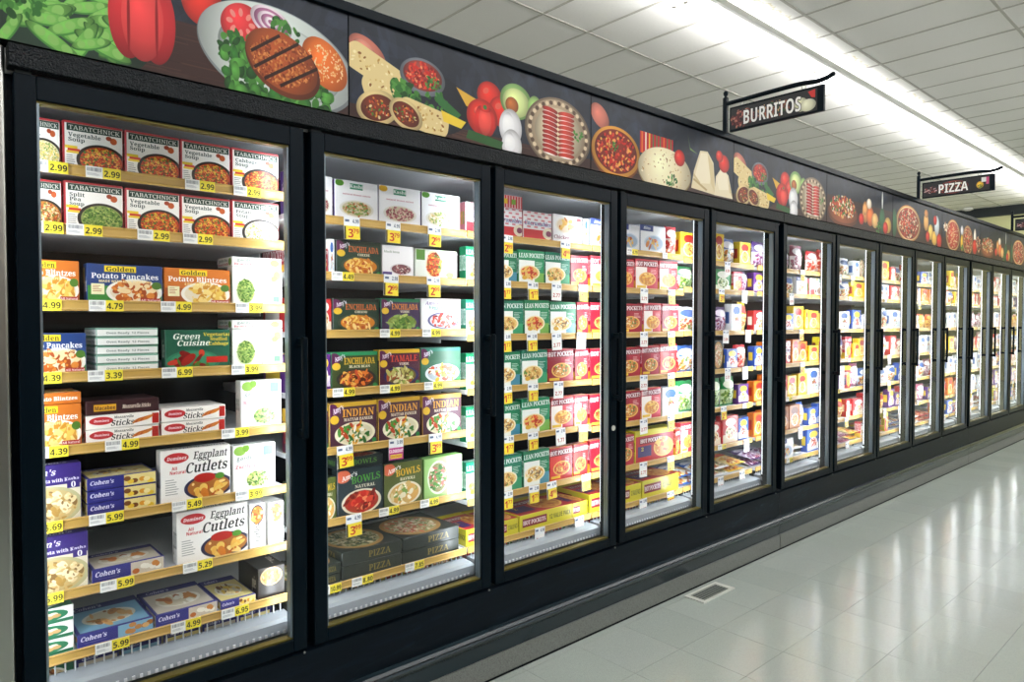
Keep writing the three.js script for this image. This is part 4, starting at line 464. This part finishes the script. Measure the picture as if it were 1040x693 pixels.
function tags(di, j, list) {
  const s = shelfGroups[di + ',' + j], y = levels(di)[j] - 0.015;
  for (const [px, price, kind = 's'] of list) { const t = tag(price, kind), x = typeof px === 'number' ? onZ(px, toPx(doorX(di) + 0.35, y, SZ)[1], SZ + 0.003).x - doorX(di) : px[0]; const m = mesh(kind === 's' ? 'price_tag' : 'sale_tag', t.g, tagAtlas.mat, s); m.position.set(Math.max(0.05, Math.min(0.715, x)), -0.015, SZ + 0.005); m.rotation.z = t.big ? rr(-0.05, 0.05) : 0; if (t.big) m.rotation.x = -0.02; }
}
const D1 = [
  [['corn', 14, 63, 49], ['vegsoup', 64, 126.5, 49], ['vegsoup', 127, 183.5, 46], ['vegsoup', 184, 234, 43.5], ['cabbage', 235, 284, 42.5]],
  [['barley', 14, 64, 48], ['peasoup', 65, 126.5, 48], ['vegsoup', 127, 183.5, 45], ['vegsoup', 184, 234, 43], ['potsoup', 235, 284, 42]],
  [['blintz', 14, 82, 45], ['pancake', 88, 166, 41], ['blintz', 167, 235, 38], ['souf_side', 236, 289, 40, { cap: ['souf_side', 10] }]],
  [['pancake', 14, 89, 44], ['whitestack', 98, 162, 46, { n: 5, flat: true }], ['cuisine', 168, 235, 41], ['souf_side', 236, 289, 39, { cap: ['souf_side', 9] }]],
  [['blintz', 14, 84, 46, { cap: ['blintz', 12] }], ['sticks', 87, 163, 44, { n: 3, flat: true, last: 'macabee' }], ['sticks', 164, 230, 29, { n: 2, flat: true }], ['souf_front', 245, 287, 49]],
  [['pasta', 14, 84, 61], ['cohen_c', 88, 160, 39, { n: 3, flat: true }], ['cutlet', 163, 235, 55], ['zuc_front', 237, 281, 48]],
  [['pasta', 14, 91, 60], ['cohen_b', 93, 168, 15, { flat: true }], ['cutlet', 180, 253, 54], ['cutlet_side', 254, 271, 46, { d: 0.17 }], ['cutlet_side', 273, 291, 44, { d: 0.17 }]],
  [['greenwhite', 14, 76, 51, { n: 3, flat: true }], ['cohen_a', 78, 157, 14, { flat: true, d: 0.22 }], ['cohen_b', 158, 222, 13, { flat: true, d: 0.22 }], ['cohen_c', 224, 261, 9, { flat: true, d: 0.22 }], ['darkpie', 262, 291, 32, { d: 0.17 }]],
];
D1.forEach((r, j) => rowItems(0, j, r));
[[[50, '2.99'], [105, '2.99'], [203, '2.99'], [251, '2.99']], [[45, '2.99'], [86, '2.99'], [156, '2.99'], [201, '2.99']], [[43, '4.99'], [108, '4.79'], [179, '4.99'], [253, '3.99']], [[43, '4.39'], [107, '3.39'], [180, '6.99'], [249, '3.99']], [[50, '4.39'], [124, '4.99'], [239, '3.99']], [[44, '5.69'], [108, '5.99'], [190, '5.49'], [253, '3.99']], [[45, '6.99'], [119, '5.99'], [201, '5.29']], [[114, '5.99'], [189, '4.99'], [239, '6.95']]].forEach((l, j) => tags(0, j, l));
const D2 = [
  [['kashi_b', 314, 339, 43], ['kashi_a', 340, 384.5, 41], ['kashi_b', 385, 428, 40], ['kashi_c', 428.5, 468, 38], ['c_purple', 469, 484, 50, { d: 0.2 }]],
  [['hot_red', 322, 334, 26, { d: 0.2 }], ['c_white', 334.5, 341, 36, { d: 0.2 }], ['ench', 341.5, 388, 36], ['blackbean', 388.5, 421, 33], ['burr', 422, 465, 31], ['c_white', 467, 484, 14, { d: 0.2 }]],
  [['c_red', 322, 338, 34, { d: 0.2 }], ['ench', 338.5, 386.5, 34.5], ['verde', 387, 427.5, 34], ['loaf', 428, 469, 33.5], ['lean_a', 470, 484, 34]],
  [['c_purple', 322, 336.5, 38, { d: 0.2 }], ['ench2', 337, 385, 39], ['tamale', 385.5, 427.5, 38], ['plate', 428, 469, 37], ['lean_a', 470, 484, 37]],
  [['tamale', 322, 334.5, 44], ['indian', 335, 384, 46], ['indian', 384.5, 428, 44], ['indian', 429, 469, 42], ['c_orange', 470, 484, 34]],
  [['ravioli', 322, 342.5, 44], ['chili', 343, 390, 48, { cap: ['chili', 12] }], ['ravioli', 390.5, 430, 45], ['bowl_green', 431, 470, 42], ['c_purple', 471, 484, 38]],
  [['pizza_a', 320, 347, 22, { n: 2, flat: true, d: 0.25 }], ['pizza_a', 348, 408.5, 29, { n: 2, flat: true, d: 0.27 }], ['pizza_b', 409, 467, 27, { n: 2, flat: true, d: 0.27 }], ['lean_a', 468, 484, 22, { d: 0.2 }]],
];
D2.forEach((r, j) => rowItems(1, j, r));
[[[357, '3.79', 'b'], [399, '3.79', 'b'], [441, '2.99', 'b']], [[348, '4.49'], [397, '2.99', 'b'], [440, '2.99', 'b']], [[396, '4.99'], [438, '4.99']], [[349, '4.99'], [396, '4.99'], [440, '4.99']], [[350, '3.99', 'b'], [402, '3.99', 'c'], [442, '3.99', 'b']], [[359, '3.99', 'b'], [395, '4.99'], [436, '4.99']], [[335, '10.99'], [368, '8.80'], [421, '7.85']]].forEach((l, j) => tags(1, j, l));
const D3 = [
  [['gingham', 503, 531.5, 31, { cap: ['gingham', 13] }], ['gingham', 532, 561, 30], ['melts', 562, 592, 30], ['c_white', 593, 613, 28]],
  [['lean_a', 503, 526, 34], ['lean_b', 527, 553.5, 35], ['lean_c', 554, 579.5, 34], ['hot_red', 580, 613, 32]],
  [['lean_c', 503, 532, 36], ['lean_b', 533, 558.5, 36], ['lean_a', 559, 585.5, 34], ['hot_red', 586, 613, 33]],
  [['lean_a', 503, 529, 36], ['lean_c', 530, 556.5, 36], ['hot_red', 557, 583.5, 35], ['hot_red', 584, 613, 33]],
  [['lean_a', 503, 529, 35], ['lean_b', 530, 559, 36], ['hot_white', 560, 583.5, 33], ['hot_white', 584, 613, 32]],
  [['lean_c', 503, 531, 37], ['lean_a', 532, 558.5, 37], ['hot_yellow', 559, 582.5, 34], ['hot_yellow', 583, 613, 33]],
  [['value', 503, 527, 17, { flat: true, d: 0.24 }], ['value', 528, 581.5, 17, { flat: true, d: 0.24 }], ['value', 582, 613, 15, { flat: true, d: 0.24 }]],
];
D3.forEach((r, j) => rowItems(2, j, r));
[[[515, '2.99', 'b'], [574, '4.99', 'b']], [[513, '1.77', 'b'], [541, '1.77', 'b'], [565, '2.77', 'w'], [592, '1.77', 'b']], [[513, '1.77', 'b'], [540, '1.77', 'b'], [565, '2.77', 'w'], [590, '2.77', 'w']], [[514, '1.77', 'b'], [541, '1.77', 'b'], [567, '2.77', 'w']], [[516, '1.77', 'b'], [541, '1.77', 'b'], [569, '1.77', 'w'], [592, '1.77', 'b']], [[515, '1.77', 'b'], [542, '1.77', 'b'], [560, '4.99', 'b'], [595, '4.99', 'b']], [[548, '7.99', 'w'], [588, '7.99', 'w']]].forEach((l, j) => tags(2, j, l));
const D4 = [
  [['pierogi', 628, 650.5, 28], ['pierogi', 651, 677, 29], ['b_red', 678, 690, 30], ['b_red', 691, 708, 32]],
  [['hot_white', 628, 645, 31], ['hot_white', 646, 669, 32], ['hot_white', 670, 688.5, 31], ['b_red', 689, 708, 18]],
  [['hot_red', 628, 653, 31], ['hot_white', 654, 672, 31], ['hot_red', 672.5, 690, 30], ['c_red', 690.5, 708, 22]],
  [['hot_red', 628, 651, 31], ['hot_red', 652, 670, 31], ['hot_yellow', 670.5, 688, 31], ['b_red', 689, 708, 24]],
  [['hot_red', 628, 651, 32], ['hot_white', 652, 672, 32], ['c_white', 673, 689.5, 30], ['b_orange', 690, 708, 28]],
  [['hot_red', 628, 645, 32], ['value', 646, 685, 33, { d: 0.08 }], ['hot_yellow', 686, 708, 26]],
  [['value', 628, 652, 18, { flat: true, d: 0.24 }], ['value', 653, 690, 18, { flat: true, d: 0.24 }], ['c_yellow', 691, 708, 18, { d: 0.2 }]],
];
D4.forEach((r, j) => rowItems(3, j, r));
D4.forEach((r, j) => tags(3, j, j === 0 ? [[[0.3], '4.79'], [[0.6], '4.79']] : [[[0.16], '2.77', 'b'], [[0.4], '2.77', 'w'], [[0.64], '2.77', 'b']]));
// farther doors: [art names], lying?, per shelf
const FAR = {
  4: [['c_yellow'], ['b_green', 'c_green', 'b_purple'], ['b_white', 'b_purple', 'c_white', 'b_yellow'], ['b_blue', 'b_purple', 'c_blue', 'b_red'], ['b_green', 'b_green', 'c_purple'], ['c_blue', 'c_red', 'c_blue'], ['b_blue', 'b_white', 'b_yellow']],
  5: [['b_purple', 'b_mauve'], ['c_purple', 'c_yellow'], ['b_yellow', 'b_orange', 'c_yellow'], ['c_orange', 'c_red', 'c_orange'], ['c_orange', 'c_yellow'], ['c_orange', 'c_brown', 'c_brown'], ['b_purple', 'b_mauve', 'b_white']],
  6: [['b_red', 'b_white'], ['c_white', 'b_blue'], ['c_yellow', 'b_orange', 'c_white'], ['c_yellow', 'c_red'], ['c_white', 'c_yellow', 'c_blue'], ['c_blue', 'c_purple', 'c_red'], ['b_mauve', 'b_white', 'b_red']],
  7: [['c_white', 'c_yellow'], ['c_yellow', 'c_white'], ['c_white', 'b_white'], ['c_yellow', 'c_orange', 'b_blue'], ['c_purple', 'c_white'], ['c_red', 'c_white', 'b_orange'], ['b_yellow', 'b_orange']],
  8: [['c_red', 'b_red'], ['c_red', 'b_orange'], ['c_white', 'c_red'], ['c_red', 'c_white'], ['c_white', 'c_blue'], ['c_purple', 'c_red', 'c_blue'], ['b_blue', 'b_white']],
  9: [['c_white', 'b_red'], ['c_orange', 'c_red'], ['b_orange', 'c_yellow'], ['c_white', 'c_yellow'], ['c_red', 'c_white'], ['c_purple', 'c_red'], ['b_red', 'b_white']],
  10: [['c_yellow'], ['c_yellow'], ['c_white', 'c_yellow'], ['c_yellow', 'b_yellow'], ['c_white', 'b_white'], ['c_orange', 'c_white'], ['b_yellow', 'b_white']],
  11: [['c_white', 'c_red'], ['c_red', 'c_white'], ['b_mauve', 'c_red'], ['c_red', 'b_red'], ['c_white', 'c_red'], ['c_white', 'c_orange'], ['b_white', 'b_red']],
};
for (let di = 4; di <= NB; di++) {
  const plan = FAR[di] ?? FAR[4 + di % 8], L = levels(di);
  L.forEach((y, j) => {
    const gap = (j ? L[j - 1] : 1.985) - y - 0.035, kinds = plan[j]; let x = doorX(di) + 0.01, n = 0;
    while (x < doorX(di) + 0.71) {
      const name = rnd() < 0.3 ? pick(['hot_white', 'b_white', 'gingham', 'value', 'b_mauve', 'pierogi', 'c_red', 'b_blue', 'b_yellow', 'c_blue', 'kashi_b', 'pizza_b']) : kinds[Math.floor((x - doorX(di)) / 0.76 * kinds.length)], bag = name.startsWith('b_'), last = j === L.length - 1; let w = bag ? rr(0.15, 0.2) : rr(0.1, 0.2); w = Math.min(w, doorX(di) + 0.75 - x); if (w < 0.05) break;
      const cnt = bag && last ? 2 : 1; let yy = y - 0.0078;
      for (let q = 0; q < cnt; q++) { const lying = bag && last, h = lying ? 0.2 : Math.min(gap, bag ? rr(0.13, 0.185) : rr(0.115, 0.18)), d = lying ? 0.034 : bag ? 0.06 : 0.05; const m = product(name, x + w / 2, yy, PZ - rr(0.002, 0.02) - (bag ? 0.004 : 0), w - 0.004, h, d, { shelf: shelfWord(di, j), door: di, lying, extra: lying ? 'lying flat' : '' }); if (lying) { m.geometry.computeBoundingBox(); yy += (m.geometry.boundingBox.max.y) * 1.0; } }
      x += w + 0.004; n++;
    }
    const row = []; for (const fx of [0.2, 0.42, 0.64]) if (rnd() < 0.75) row.push([[fx + rr(-0.05, 0.05)], pick(['2.77', '4.99', '3.99']), pick(['b', 'w', 'w', 's'])]); tags(di, j, row);
  });
}
// cartons in the well behind the wire grille
for (let di = 0; di < 4; di++) { let x = doorX(di) + 0.04; const kinds = [['greenwhite', 'cohen_b', 'cohen_a', 'cohen_c', 'cohen_b', 'cohen_c'], ['pizza_b', 'pizza_a', 'pizza_a', 'c_yellow', 'c_red'], ['hot_red', 'hot_white', 'c_green'], ['hot_red', 'c_purple', 'hot_white']][di] ?? ['c_white', 'c_blue', 'c_yellow']; let i = 0;
  while (x < doorX(di) + 0.68) { const w = 0.112; product(kinds[i++ % kinds.length], x + w / 2, 0.361, SZ - 0.05, w - 0.004, 0.084, 0.14, { flat: false, door: di, where: `behind wires, ${ORD[di]} door from steel end`, turn: 0 }); x += w + 0.002; } }

for (const list of Object.values(Object.groupBy(prods, p => p[1] + p[2]))) {           // number look-alikes along their shelf or up their stack
  if (list.length < 2) { delete list[0][0].userData.group; continue; }
  const xs = [...new Set(list.map(p => Math.round(p[3] * 50)))].sort((a, b) => a - b);
  for (const p of list) { const i = xs.indexOf(Math.round(p[3] * 50)), ys = list.filter(q => Math.round(q[3] * 50) === xs[i]).map(q => q[4]).sort((a, b) => a - b), k = ys.indexOf(p[4]);
    const w = [ys.length > 1 ? ['bottom', 'second', 'third', 'fourth', 'fifth'][k] : '', xs.length > 1 ? ORD[i] + ' along' : ''].filter(Boolean).join(' '); p[0].userData.label = `${p[1]}, ${w} ${p[2]}`; }
}
boxAtlas.done(); bagAtlas.done(); tagAtlas.done();
renderer.render(scene, camera);
